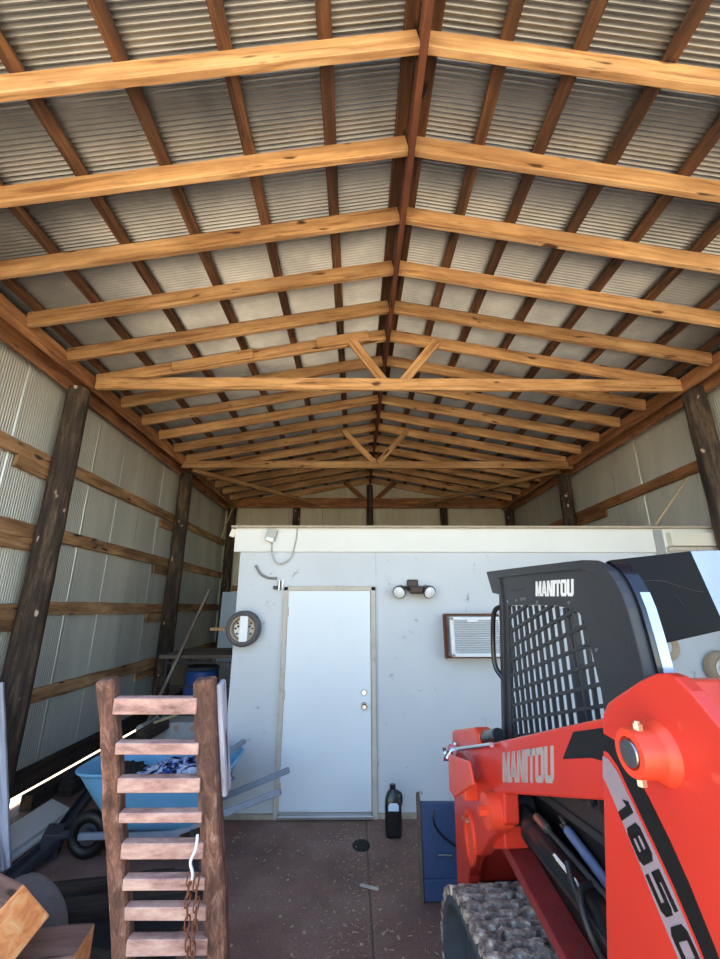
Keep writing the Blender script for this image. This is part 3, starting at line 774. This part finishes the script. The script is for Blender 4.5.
o = torus_part('wheel_tyre', 'decal_black', .12, .045, wv, 0); 
g = G(); g.lathe([(0, -.03), (.04, -.03), (.045, -.012), (.10, -.012), (.10, .012), (.045, .012), (.04, .03), (0, .03)], (0, 0, 0), 'Y', 24); g.build('wheel_hub', 'darksteel', wv, smooth=True)
random.seed(3)
def blob(name, c, size, mat, amp, f, label, cat, sub=3):
    bm = bmesh.new(); bmesh.ops.create_icosphere(bm, subdivisions=5, radius=1)
    off = random.random()*30
    for v in bm.verts:
        n = mnoise.noise(v.co*f+V((off, 0, 0))); n2 = mnoise.noise(v.co*f*2.7+V((0, off, 0)))
        v.co *= 1+amp*(abs(n)*1.6-.4)+amp*.5*abs(n2)
        v.co = V((v.co.x*size[0], v.co.y*size[1], v.co.z*size[2]))
    g = G(); g.bm.free(); g.bm = bm
    o = g.build(name, mat, smooth=True); o.location = c
    return tag(o, label, cat)
blob('plastic_bag', (-1.42, 4.08, .56), (.36, .20, .10), 'bag', .35, 2.2, 'crumpled blue and white plastic bag heaped in the wheelbarrow tub', 'bag')
blob('dark_cloth', (-1.88, 4.05, .585), (.16, .16, .08), 'grime', .3, 2.0, 'dark crumpled cloth at the left end of the wheelbarrow tub', 'cloth')

# ------------------------------------------------------------------ far left corner behind the room
wbn = empty('plank_bench', (-2.13, 7.55, 0), 'grey plank bench against the left end of the inner room', 'bench')
g = G(); g.box((0, 0, 1.175), (1.66, 1.2, .05)); g.jitter(.006, 4); g.build('bench_top', 'greywood', wbn, bevel=.004)
g = G()
for x in (-.75, .50, .70):
    for yy in (-.5, .5): g.box((x, yy, .575), (.03, .03, 1.15))
for z in (.35, .75, 1.08): g.box((0, -.5, z), (1.5, .02, .025)); g.box((.6, -.5, z), (.2, .02, .02))
g.bar((.32, -.51, .78), (.56, -.51, 1.06), .02, .015)
g.build('bench_frame', 'black_steel', wbn)
br = empty('barrel', (-2.50, 7.62, 0), 'blue plastic barrel with dark lid under the plank bench', 'barrel')
g = G(); g.lathe([(.22, 0), (.25, .02), (.27, .25), (.275, .27), (.27, .29), (.27, .60), (.275, .62), (.27, .64), (.25, .90), (.22, .93)], n=32); g.build('barrel_body', 'barrel', br, smooth=True)
g = G(); g.lathe([(0, .99), (.2, .985), (.255, .965), (.26, .925), (.235, .915)], n=32); g.build('lid', 'lid', br, smooth=True)
board('long_pole', (-3.07, 6.83, 0), (-2.27, 6.87, 2.16), .045, .045, 'greywood', seg=10, rough=.004, label='long brown stick leaning diagonally behind the ladder ramp', cat='stick')
g = G(); g.box((0, 0, 1.10), (.62, .02, 2.2)); o = g.build('panel_sheet', 'plate_blue'); o.location = (-2.45, 9.1, 0); o.rotation_euler = (-.04, 0, 0)
tag(o, 'pale blue sheet standing behind the bench in the far left gap', 'sheet')
bk = empty('hollow_block', (-2.05, 5.95, 0), 'pale grey block with dimpled front behind the wheelbarrow', 'block')
g = G(); g.box((0, 0, .28), (.82, .34, .56)); g.build('block_body', 'block', bk, bevel=.012)
for x in (-.3, -.1, .1, .3):
    g = G(); g.lathe([(0, -.004), (.03, -.004), (.034, .0), (0, 0)], (x, -.172, .50), 'Y', 16); g.build('dimple', 'tyre_tan', bk)
pp = empty('pipe', (-2.92, 6.55, .30), 'white round pipe end resting on scrap lumber by the left wall', 'pipe')
g = G(); g.lathe([(.05, 0), (.055, .0), (.055, .9), (.05, .9), (.05, 0)], (0, 0, 0), 'Y', 24); g.build('pipe_body', 'pvc', pp, smooth=True)
g = G(); g.lathe([(0, -.01), (.058, -.01), (.06, .05), (.056, .05)], (0, 0, 0), 'Y', 24); g.build('end_cap', 'pvc', pp, smooth=True)
board('scrap_sliver', (-2.35, 5.6, .60), (-2.1, 5.85, .66), .05, .02, 'stick', label='pale wood sliver lying on the dark scrap behind the ramp', cat='scrap')
# dark scrap lumber along the left wall
random.seed(11)
scr = [((-3.20, 4.9, .07), (-3.16, 9.6, .07), .12, .13, 'longest dark scrap beam along the foot of the left wall'),
       ((-3.02, 5.2, .10), (-2.98, 8.9, .12), .15, .18, 'thick dark scrap beam beside the hollow block'),
       ((-2.70, 5.3, .10), (-2.40, 6.9, .10), .22, .19, 'short dark scrap beam behind the wheelbarrow'),
       ((-2.85, 5.5, .24), (-2.80, 8.6, .24), .15, .08, 'dark scrap plank on top of the scrap beams'),
       ((-2.40, 5.45, .50), (-2.30, 5.75, .56), .18, .10, 'dark scrap offcut leaning on the hollow block')]
for a, b, w_, t_, lab in scr: board('scrap_lumber', a, b, w_, t_, 'darkwood', seg=10, rough=.01, label=lab, cat='lumber', group='dark scrap lumber along the left wall')
# dark clutter under the ramp
for (a, b, w_, t_, lab) in (((-1.9, 3.35, .05), (-1.0, 3.5, .05), .16, .09, 'dark plank on the floor just behind the ramp'),
                            ((-1.75, 3.05, .05), (-1.05, 2.85, .05), .12, .09, 'dark plank nearest the ramp foot'),
                            ((-2.1, 3.6, .04), (-1.3, 3.75, .04), .10, .07, 'thin dark plank under the wheelbarrow nose')):
    board('dark_plank', a, b, w_, t_, 'darkwood', seg=8, rough=.01, label=lab, cat='plank')
blob('soil_heap', (-1.75, 3.2, .0), (.6, .5, .05), 'grime', .5, 3.0, 'dark heap of soil and rubbish on the floor behind the ramp', 'soil')['kind'] = 'stuff'

# ------------------------------------------------------------------ compact track loader (own frame: x right, y forward, z up)
ld = empty('track_loader', (1.25, 1.60, 0), 'red compact track loader with black mesh-sided cab parked at right', 'loader', rz=math.radians(4))
A2 = lambda pts: [(a, b) for a, b in pts]
# undercarriage
def track(x0, x1, nm):
    # stadium path of the belt
    path = []; yc0, yc1 = -.74, .74
    def add(y, z, ny, nz): path.append((y, z, ny, nz))
    n = 40
    L = yc1-yc0; top = .672
    for i in range(n+1): add(yc0+L*i/n, top, 0, 1)
    for i in range(1, 24): a = PI/2-PI*i/24; add(yc1+.3285*math.cos(a), .3435+.3285*math.sin(a), math.cos(a), math.sin(a))
    for i in range(n+1): add(yc1-L*i/n, .015, 0, -1)
    for i in range(1, 24): a = -PI/2-PI*i/24; add(yc0+.3285*math.cos(a), .3435+.3285*math.sin(a), math.cos(a), math.sin(a))
    g = G(); loops = []
    for y, z, ny, nz in path: loops.append([V((x0, y-ny*.012, z-nz*.012)), V((x1, y-ny*.012, z-nz*.012)), V((x1, y-ny*.045, z-nz*.045)), V((x0, y-ny*.045, z-nz*.045))])
    R_ = [[g.bm.verts.new(p) for p in l] for l in loops]; R_.append(R_[0])
    for a, b in zip(R_, R_[1:]):
        for k in range(4): g.bm.faces.new((a[k], a[(k+1) % 4], b[(k+1) % 4], b[k]))
    belt = g.build('track', 'track_side', ld)
    # wavy tread lugs across the belt
    per = []; acc = 0.; last = None
    for p in path+[path[0]]:
        if last: acc += math.hypot(p[0]-last[0], p[1]-last[1])
        per.append((acc, p)); last = p
    total = acc
    def at(s):
        s %= total
        for (s0, p), (s1, q) in zip(per, per[1:]):
            if s0 <= s <= s1:
                t = (s-s0)/max(1e-6, s1-s0); return [p[i]+(q[i]-p[i])*t for i in range(4)]
        return per[0][1]
    g = G(); cnt = int(total/.055); random.seed(4)
    for c in range(cnt):
        s0 = total*c/cnt; ph = random.random()*6
        loops = []; m = 18
        for i in range(m+1):
            x = x0-.004+(x1-x0+.008)*i/m
            s = s0+0.008*math.sin(i*1.15+(c % 2)*1.6)+.004*math.sin(i*3.1+ph); hw = .016+.004*math.sin(i*2.3+ph); hh = .018+.004*math.sin(i*1.7+ph)
            q = []
            for ds, h in ((-hw, -.014), (-hw*.75, hh), (hw*.75, hh), (hw, -.014)):
                y, z, ny, nz = at(s+ds); q.append(V((x, y+ny*h, z+nz*h)))
            loops.append(q)
        g.loft(loops)
    g.build('tread', 'track', belt, smooth=False)
    fr_ = G(); fr_.prism([(-.70, .12), (.70, .12), (.78, .33), (.70, .50), (-.70, .50), (-.78, .33)], x0+.10, x1-.02)
    fr_.build('track_frame', 'black_steel', ld, bevel=.01)
    for yy, rr in ((.72, .27), (-.72, .27), (-.36, .11), (0, .11), (.36, .11)):
        q = G(); q.lathe([(0, -.14), (rr*.4, -.15), (rr*.5, -.11), (rr, -.12), (rr, .12), (0, .12)], ((x0+x1)/2, yy, .335 if rr > .2 else .17), 'X', 28); q.build('roller', 'track_side', ld, smooth=True)
track(-.745, -.315, 'left'); track(.315, .745, 'right')

# chassis
g = G(); g.prism([(-.92, .42), (.95, .30), (1.02, .55), (.95, 1.10), (.55, 1.16), (-.30, 1.20), (-.92, 1.20)], -.30, .30); g.build('chassis', 'black_steel', ld, bevel=.015)
for s in (-1, 1):
    g = G(); g.prism([(-.80, .66), (.92, .66), (.92, 1.00), (.50, 1.18), (-.40, 1.30), (-.80, 1.30)], s*.42, s*.315); g.build('side_panel', 'decal_black', ld, bevel=.008)
    # sloping red ledge over the track
    x0, x1 = sorted((s*.535, s*.42))
    g = G(); g.prism([(.80, .915), (-.62, .585), (-.62, .555), (.80, .865)], x0, x1); g.build('fender_ledge', 'red_dirty', ld, bevel=.008)
g = G(); g.box((0, -.83, .92), (.94, .20, 1.0)); g.build('engine_cover', 'black_steel', ld, bevel=.02)
g = G(); g.prism([(-.86, 1.28), (-.47, 1.28), (-.47, 1.738), (-.53, 1.742), (-.86, 1.44)], -.60, .60); g.build('rear_hood', 'orange_red', ld, bevel=.006)  # lighter red than the towers: skylight on the rear face put into the colour

tower = [(-.10, .62), (-.216, 1.07), (-.296, 1.423), (-.340, 1.60), (-.350, 1.638), (-.376, 1.667), (-.412, 1.688), (-.513, 1.741), (-.564, 1.762), (-.594, 1.767), (-.619, 1.763), (-.651, 1.742), (-.703, 1.692), (-.80, 1.56), (-.90, 1.34), (-.94, 1.0), (-.94, .62)]
arm = [(-.62, 1.70), (-.285, 1.613), (-.047, 1.534), (.478, 1.355), (.816, 1.239), (1.16, 1.122), (1.225, 1.06), (1.25, .90), (1.28, .40), (1.27, .22), (1.10, .20), (1.06, .60), (.97, .72), (.86, .78), (.72, .90), (.50, 1.05), (.487, 1.161), (-.226, 1.401), (-.62, 1.50)]
for s in (-1, 1):
    t0, t1 = sorted((s*.64, s*.606))
    g = G(); g.prism(tower, t0, t1); tw = g.build('arm_tower', 'red', ld, bevel=.006, seg=3)
    t0, t1 = sorted((s*.47, s*.44)); g = G(); g.prism([(a+.02*(a < 0), b-.02) for a, b in tower], t0, t1); g.build('tower_inner_plate', 'red', ld, bevel=.004)
    a0, a1 = sorted((s*.600, s*.535))
    g = G(); g.prism(arm, a0, a1); am = g.build('lift_arm', 'red', ld, bevel=.008, seg=3)
    # pivot boss, pin and its two bolts
    R = Matrix.Rotation(-s*PI/2, 3, 'Y') if s > 0 else Matrix.Rotation(-PI/2, 3, 'Y')
    if s > 0: R = Matrix.Rotation(PI/2, 3, 'Y')
    bc = V((s*.64, -.535, 1.604))
    g = G(); g.lathe([(0, -.01), (.064, -.01), (.062, .004), (.053, .014), (.049, .022), (.047, .064), (.045, .068), (.031, .068), (.031, .060), (0, .060)], bc, n=40, R=R); bo = g.build('pivot_boss', 'orange_red', ld, smooth=True)
    g = G(); g.lathe([(0, .05), (.0275, .05), (.0275, .067), (.0255, .071), (0, .071)], bc, n=32, R=R); g.build('pin', 'steel', bo, smooth=True)
    for zz in (.052, -.055):
        g = G(); g.lathe([(.006, -.010), (.010, -.008), (.010, .005), (.006, .006), (.006, .010), (0, .010)], bc+V((s*.045, -zz*.15, zz)), n=6); g.build('bolt', 'zinc', bo)

E_ = .0012
def decal(name, quads, x, mat, par=None):
    g = G()
    for q in quads: g.prism(q, x-E_, x+.004)
    return g.build(name, mat, par or ld)
# stroke lettering: glyph outlines on a unit square
def glyph(ch):
    R = lambda x0, y0, x1, y1: [(x0, y0), (x1, y0), (x1, y1), (x0, y1)]
    if ch == 'M': return [R(0, 0, .26, 1), R(.74, 0, 1, 1), [(.14, 1), (.30, 1), (.60, 0), (.44, 0)], [(.86, 1), (.70, 1), (.40, 0), (.56, 0)]]
    if ch == 'A': return [[(0, 0), (.27, 0), (.62, 1), (.34, 1)], [(1, 0), (.73, 0), (.38, 1), (.66, 1)], R(.22, .17, .78, .36)]
    if ch == 'N': return [R(0, 0, .28, 1), R(.72, 0, 1, 1), [(.12, 1), (.36, 1), (.88, 0), (.64, 0)]]
    if ch == 'I': return [R(0, 0, 1, 1)]
    if ch == 'T': return [R(.34, 0, .66, 1), R(0, .78, 1, 1)]
    if ch == 'O': return [[(0, .16), (.32, .16), (.32, .84), (0, .84)], [(.68, .16), (1, .16), (1, .84), (.68, .84)], [(.0, .16), (.16, 0), (.84, 0), (1, .16), (.68, .21), (.32, .21)], [(0, .84), (.32, .79), (.68, .79), (1, .84), (.84, 1), (.16, 1)]]
    if ch == 'U': return [[(0, .16), (.32, .16), (.32, 1), (0, 1)], [(.68, .16), (1, .16), (1, 1), (.68, 1)], [(.0, .16), (.16, 0), (.84, 0), (1, .16), (.68, .21), (.32, .21)]]
    if ch == '1': return [R(.45, 0, .95, 1), [(.05, .68), (.45, .78), (.45, 1), (.30, 1)]]
    if ch == '8': return glyph('O')+[R(.2, .42, .8, .58)]
    if ch == '0': return glyph('O')
    if ch == '5': return [R(0, .80, .96, 1), R(0, .46, .28, .82), [(0, .46), (.80, .46), (1, .58), (.86, .66), (0, .66)], [(.70, .46), (1, .58), (1, .16), (.70, .16)], [(0, .0), (.84, 0), (1, .16), (.70, .2), (0, .2)]]
    return []
def lettering(name, word, bl, br, tl, x, mat, widths, par=None, gap=.10):
    bl, br, tl = V((0,)+bl), V((0,)+br), V((0,)+tl); U = br-bl; W = tl-bl
    tot = sum(widths)+gap*(len(word)-1); g = G(); c = 0.
    for ch_, w_ in zip(word, widths):
        for poly in glyph(ch_):
            P = [bl+U*((c+a*w_)/tot)+W*b for a, b in poly]
            g.prism([(p.y, p.z) for p in P], x-E_, x+.003)
        c += w_+gap
    return g.build(name, mat, par or ld)
WM = (1.05, .92, .92, .32, .80, .92, .92)
# tower stripes and number
def stripe(a, b): return [[a[i], a[i+1], b[i+1], b[i]] for i in range(len(a)-1)]
bi = [(-.340, 1.591), (-.389, 1.586), (-.425, 1.561), (-.479, 1.497), (-.520, 1.442), (-.554, 1.385), (-.590, 1.309), (-.64, 1.19), (-.70, 1.0)]
bo_ = [(-.329, 1.550), (-.352, 1.551), (-.384, 1.531), (-.432, 1.466), (-.473, 1.412), (-.510, 1.360), (-.552, 1.290), (-.60, 1.19), (-.655, 1.0)]
decal('black_stripe', stripe(bi, bo_), -.641, 'decal_black')
gi = [(-.326, 1.536), (-.346, 1.536), (-.376, 1.518), (-.424, 1.455), (-.465, 1.401), (-.502, 1.349), (-.544, 1.279), (-.59, 1.18), (-.64, 1.0)]
go = [(-.314, 1.485), (-.325, 1.476), (-.342, 1.452), (-.370, 1.408), (-.408, 1.351), (-.444, 1.292), (-.482, 1.237), (-.53, 1.14), (-.575, 1.0)]
decal('grey_stripe', stripe(gi, go), -.6405, 'decal_grey')
c0, c1 = V((0, -.374, 1.458)), V((0, -.545, 1.224)); u = (c1-c0).normalized(); vv = V((0, -u.z, u.y))
if vv.y > 0: vv = -vv
q = 0.
for d_, w_ in (('1', .034), ('8', .066), ('5', .066), ('0', .066)):
    p = c0+u*q-vv*.029; r_ = p+u*w_; t_ = p+vv*.058
    lettering('number_'+{'1': 'one', '8': 'eight', '5': 'five', '0': 'zero'}[d_], d_, (p.y, p.z), (r_.y, r_.z), (t_.y, t_.z), -.6425, 'decal_black', (1,)); q += w_+.014
# arm decals
decal('arm_patch', [[(-.126, 1.540), (-.30, 1.594), (-.30, 1.510), (-.206, 1.495), (-.041, 1.443)]], -.6005, 'decal_black')
lettering('arm_lettering', 'MANITOU', (.482, 1.203), (.035, 1.352), (.456, 1.318), -.6005, 'decal_silver', WM, gap=.07)

# lift cylinder, its rod and hose, and the arm strut
for s in (-1, 1):
    x = s*.485
    g = G(); g.tube([(x, .46, 1.032), (x, -.45, .965)], .056, 24); g.tube([(x, .475, 1.033), (x, .44, 1.03)], .062, 24); cy = g.build('lift_cylinder', 'black_plastic', ld, smooth=True)
    g = G(); g.tube([(x, .62, 1.055), (x, .45, 1.031)], .044, 20); g.lathe([(0, -.05), (.062, -.05), (.062, .05), (0, .05)], (x, .62, 1.055), 'X', 24); g.build('rod_end', 'hose', cy, smooth=True)
    g = G(); g.tube([(x+s*.0-.012, .40, 1.10), (x-.012, -.40, 1.045)], .008, 8); g.build('steel_line', 'black_steel', cy, smooth=True)
    g = G(); g.tube([(x-.012, .42, 1.102), (x-.012, .34, 1.096)], .016, 12); g.build('fitting', 'steel', cy, smooth=True)
    g = G(); g.tube(curve_pts([(x-.02, .06, 1.07), (x-.075, .03, 1.06), (x-.085, -.02, 1.0), (x-.05, -.04, .93), (x+.0, -.10, .90)], 8), .011, 10); g.build('hose', 'hose', cy, smooth=True)
    g = G(); g.tube(curve_pts([(x-.05, .14, 1.09), (x-.06, .05, 1.02), (x-.03, -.2, .93)], 8), .010, 10); g.build('hose', 'hose', cy, smooth=True)
    g = G(); g.bar((x-.042, .23, 1.056), (x-.042, .10, 1.047), .008, .036, (-.6, 0, 1)); g.build('sticker', 'label', cy)
    g = G(); g.tube([(s*.445, .285, 1.112), (s*.445, -.12, 1.02)], .017, 14); st = g.build('arm_strut', 'rod_blue', ld, smooth=True)
    g = G(); g.bar((s*.445, .28, 1.111), (s*.445, .31, 1.118), .012, .02); 
    for e in (-1, 1): g.bar((s*.445, .305, 1.117+e*.010), (s*.445, .335, 1.124+e*.013), .012, .008)
    g.build('strut_clevis', 'steel', st, bevel=.002)
    g = G(); g.lathe([(0, -.05), (.066, -.05), (.066, .045), (.05, .05), (0, .05)], (s*.60, .58, 1.065), 'X', 28); g.lathe([(0, -.08), (.02, -.08), (.02, 0), (0, 0)], (s*.60, .58, 1.065), 'X', 6); g.build('cylinder_boss', 'orange_red', ld, smooth=True)
    g = G(); g.prism([(.64, .90), (.86, .80), (.86, 1.0), (.64, 1.02)], min(s*.555, s*.43), max(s*.555, s*.43)); 
    g.build('arm_gusset', 'red', ld, bevel=.006)

# front of the left arm: hose guard, coupler block, black plug, chrome lever, hand hole
g = G(); g.prism([(1.05, 1.142), (.70, 1.215), (.65, 1.138), (.985, .965), (1.069, .97)], -.675, -.662); g.box((-.63, .86, 1.05), (.07, .08, .08)); g.build('hose_guard', 'orange_red', ld, bevel=.006)
g = G(); g.prism([(1.30, 1.07), (1.27, 1.20), (1.18, 1.225), (.86, 1.315), (.80, 1.30), (.80, 1.235)], -.585, -.50); g.build('coupler_block', 'orange_red', ld, bevel=.012)
g = G(); g.tube([(-.545, .82, 1.275), (-.545, .63, 1.335)], .032, 18); g.build('rubber_plug', 'black_plastic', ld, smooth=True, bevel=.004)
g = G(); g.tube([(-.63, 1.16, 1.130), (-.63, .50, 1.335)], .010, 12); lv = g.build('lever', 'chrome', ld, smooth=True)
g = G(); g.tube([(-.64, 1.22, 1.085), (-.63, 1.12, 1.145)], .027, 14); g.tube([(-.66, 1.14, 1.09), (-.60, 1.16, 1.16)], .02, 12); g.lathe([(0, -.03), (.035, -.03), (.035, .02), (0, .02)], (-.64, 1.2, 1.10), 'X', 16); g.build('lever_joint', 'chrome', lv, smooth=True)
g = G()
loop = [(.075*math.cos(t), .118*math.sin(t)) for t in (2*PI*k/28 for k in range(28))]
L0 = []
for i in range(28):
    a, b = loop[i]; a2, b2 = a*.72, b*.85
    L0.append([V((-.598, .98+a, .80+b)), V((-.612, .98+a, .80+b)), V((-.612, .98+a2, .80+b2)), V((-.598, .98+a2, .80+b2))])
vs = [[g.bm.verts.new(p) for p in l] for l in L0]; vs.append(vs[0])
for a, b in zip(vs, vs[1:]):
    for k in range(4): g.bm.faces.new((a[k], a[(k+1) % 4], b[(k+1) % 4], b[k]))
g.poly([V((-.601, .98+a*.74, .80+b*.87)) for a, b in loop], [tuple(range(28))])
g.build('hand_hole_rim', 'orange_red', ld, smooth=True)
g = G(); g.lathe([(0, -.015), (.012, -.015), (.012, 0), (0, 0)], (-.60, 1.0, .86), 'X', 6); g.lathe([(0, -.015), (.010, -.015), (.010, 0), (0, 0)], (-.60, 1.06, .85), 'X', 6); g.build('bolt', 'zinc', ld)
g = G(); g.box((0, 1.17, .62), (1.08, .10, .16)); g.build('cross_tube', 'red', ld, bevel=.01)
g = G(); g.prism([(1.28, .10), (1.34, .10), (1.36, .75), (1.30, .75)], -.52, .52); g.build('coupler_plate', 'red_dirty', ld, bevel=.008)

# cab
outer = [(.905, 2.093), (.45, 2.079), (.069, 2.066), (-.03, 2.062), (-.08, 2.056), (-.135, 2.036), (-.170, 2.012), (-.196, 1.980), (-.216, 1.940), (-.230, 1.895), (-.242, 1.820), (-.254, 1.713), (-.27, 1.18), (.93, 1.10), (.885, 1.25), (.750, 1.963), (.840, 1.973)]
inner_rim = [(.735, 2.047), (.45, 2.042), (.078, 2.034), (-.02, 2.028), (-.060, 2.020), (-.098, 1.998), (-.130, 1.975), (-.152, 1.945), (-.170, 1.915), (-.185, 1.88), (-.202, 1.815), (-.216, 1.726), (-.232, 1.20), (.86, 1.14), (.845, 1.25), (.722, 1.90)]
hole = [(.671, 1.900), (.655, 1.908), (.347, 1.908), (.200, 1.904), (.10, 1.893), (.050, 1.878), (.028, 1.850), (.014, 1.788), (-.013, 1.632), (-.018, 1.25), (.79, 1.20), (.778, 1.285)]
g = G(); g.ring_plate(outer, inner_rim, -.436, -.40); cf = g.build('cab_frame', 'black_steel', ld, bevel=.004)
sp = [(a, b) for a, b in [(.74, 2.052), (.45, 2.047), (.078, 2.038), (-.03, 2.031), (-.07, 2.02), (-.105, 1.998), (-.137, 1.975), (-.16, 1.945), (-.178, 1.915), (-.193, 1.88), (-.209, 1.815), (-.222, 1.726), (-.238, 1.19), (.875, 1.13), (.852, 1.25), (.727, 1.90)]]
g = G(); g.ring_plate(sp, hole, -.424, -.408); side = g.build('cab_side', 'black_steel', ld)
def clip_mesh(x, mat, par):
    g = G()
    def inside(a, b):
        c = False; n = len(hole)
        for i in range(n):
            (x1, y1), (x2, y2) = hole[i], hole[i-1]
            if (y1 > b) != (y2 > b) and a < (x2-x1)*(b-y1)/(y2-y1)+x1: c = not c
        return c
    def runs(p, d, L):
        out = []; cur = None; m = 260
        for i in range(m+1):
            q = (p[0]+d[0]*L*i/m, p[1]+d[1]*L*i/m)
            if inside(*q):
                cur = (cur[0], q) if cur else (q, q)
            elif cur: out.append(cur); cur = None
        if cur: out.append(cur)
        return out
    segs = []
    k = 0
    while k < 15:
        a = .745-.0585*k; segs += [(r, .010) for r in runs((a, 1.1), (0, 1), .9)]; k += 1
    for k in range(20):
        b = .98+.066*k; segs += [(r, .012) for r in runs((.95, b), (-.96, .275), 1.1)]
    for (p, q), w_ in segs:
        if math.hypot(q[0]-p[0], q[1]-p[1]) < .012: continue
        g.bar((x, p[0], p[1]), (x, q[0], q[1]), .015, w_, up=(0, .01, 1) if abs(q[0]-p[0]) > abs(q[1]-p[1]) else (0, 1, 0))
    return g.build('mesh_screen', mat, par)
clip_mesh(-.414, 'black_steel', side)
lettering('cab_lettering', 'MANITOU', (.365, 1.945), (.070, 1.938), (.350, 2.008), -.4248, 'decal_white', WM, side, gap=.09)
g = G(); g.prism([(.62, 1.972), (.47, 1.972), (.47, 1.985), (.62, 1.985)], -.4252, -.42); g.build('small_plate', 'darksteel', side)
g = G()
for a, b in ((.66, 1.925), (.56, 1.93), (.50, 1.935), (.47, 1.935), (.35, 1.92), (.10, 1.915), (-.03, 1.76), (.79, 1.19)): g.lathe([(0, -.008), (.007, -.008), (.007, 0), (0, 0)], (-.423, a, b), 'X', 8)
g.build('bolt', 'steel', side)
g = G(); g.tube(curve_pts([(-.425, .755, 1.90), (-.45, .80, 1.87), (-.45, .85, 1.72), (-.45, .845, 1.60), (-.425, .80, 1.54)], 6), .013, 10); g.build('grab_handle', 'black_plastic', cf, smooth=True)
# rims of the rear pillar, roof, far side frame, black rear panel
rim = outer[2:13]
def ribbon(x0, x1, pts, th, mat, nm):
    g = G(); L = []
    for i, (a, b) in enumerate(pts):
        p, q_ = pts[max(i-1, 0)], pts[min(i+1, len(pts)-1)]; d = V((q_[0]-p[0], q_[1]-p[1], 0)).normalized(); nx, nz = d.y, -d.x
        L.append([V((x0, a, b)), V((x1, a, b)), V((x1, a+nx*th, b+nz*th)), V((x0, a+nx*th, b+nz*th))])
    g.loft(L); return g.build(nm, mat, ld, smooth=True)
ribbon(-.40, -.352, rim[3:], .01, 'black_shine', 'rear_pillar')
ribbon(-.384, -.352, rim[6:], .012, 'sky_reflection', 'pillar_sky_strip')  # strip coloured as sky reflected in the glossy pillar
g = G(); g.prism([(.905, 2.093), (.46, 2.079), (.46, 2.049), (.85, 2.06)], -.40, .42); g.build('roof', 'black_steel', ld, bevel=.004)
g = G(); g.prism([(.905, 2.093), (.46, 2.079), (.46, 2.045), (.73, 2.04), (.84, 1.28), (.82, 1.10), (.90, 1.10), (.93, 1.28), (.80, 2.0), (.90, 2.0)], .40, .436); g.build('far_frame', 'black_steel', ld, bevel=.004)
g = G(); g.box((-.02, .80, 1.55), (.05, .05, .98)); g.build('front_post', 'black_steel', ld, bevel=.004)
g = G(); g.box((.0, .35, 1.22), (.62, 1.0, .10)); g.build('cab_floor', 'black_steel', ld)
g = G(); g.box((.02, .25, 1.30), (.46, .44, .12)); g.box((.02, .02, 1.42), (.44, .10, .30), (-.15, 0, 0)); g.build('seat', 'black_plastic', ld, bevel=.03, seg=3)
P = [V((-.352, -.052, 2.057)), V((.10, .098, 2.112)), V((.10, .021, 1.819)), V((-.262, -.098, 1.779))]
nrm = (P[1]-P[0]).cross(P[3]-P[0]).normalized()*.012
g = G(); g.loft([[p+nrm for p in P], [p-nrm for p in P]]); rp_ = g.build('rear_panel', 'black_gloss', ld, bevel=.004)
f = lambda a, b: P[0]*(1-a)*(1-b)+P[1]*a*(1-b)+P[2]*a*b+P[3]*(1-a)*b
off = nrm*1.12
if off.y > 0: off = -off
g = G(); g.tube([f(a, b)+off for a, b in ((.22, .30), (.36, .31), (.48, .34), (.62, .42), (.78, .50), (.92, .54))], .0010, 6); g.tube([f(a, b)+off for a, b in ((.5, .52), (.54, .60), (.55, .66))], .001, 6); g.build('scratch', 'darksteel', rp_)
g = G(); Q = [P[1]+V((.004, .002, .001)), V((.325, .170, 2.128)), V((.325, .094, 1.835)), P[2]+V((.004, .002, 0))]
g.loft([[p+nrm*.8 for p in Q], [p-nrm*.8 for p in Q]]); g.build('rear_sky_pane', 'sky_reflection', ld, bevel=.003)  # pane coloured pale blue to stand for reflected sky

# ------------------------------------------------------------------ light and camera
w = bpy.data.worlds.new('World'); S.world = w; w.use_nodes = True
nt = w.node_tree; bg = nt.nodes['Background']
sky = nt.nodes.new('ShaderNodeTexSky'); sky.sky_type = 'NISHITA'; sky.sun_disc = False
sky.sun_elevation = math.radians(52); sky.sun_rotation = math.radians(-60); sky.air_density = 1.2; sky.dust_density = .6
nt.links.new(sky.outputs[0], bg.inputs[0]); bg.inputs[1].default_value = .29
sd = V((-.58, .36, .86)).normalized()
sl = bpy.data.lights.new('sun', 'SUN'); sl.energy = 7.0; sl.angle = math.radians(.6); sl.color = (1, .95, .87)
so = bpy.data.objects.new('sun', sl); COL.objects.link(so); so.rotation_euler = sd.to_track_quat('Z', 'Y').to_euler()

cam = bpy.data.cameras.new('camera'); co = bpy.data.objects.new('camera', cam); COL.objects.link(co)
PIT, YAW = .2921, .0117
co.location = (0, 0, 1.9)
co.rotation_euler = (PI/2+PIT, 0, -YAW)
cam.sensor_fit = 'HORIZONTAL'; cam.sensor_width = 36; cam.lens = 423.6/720*36
cam.clip_start = .02; cam.clip_end = 200
S.camera = co
S.view_settings.view_transform = 'Standard'; S.view_settings.look = 'None'; S.view_settings.gamma = 1
S.view_settings.use_curve_mapping = False; S.view_settings.exposure = 1.22
S.cycles.use_denoising = True
S.cycles.max_bounces = 10; S.cycles.diffuse_bounces = 7
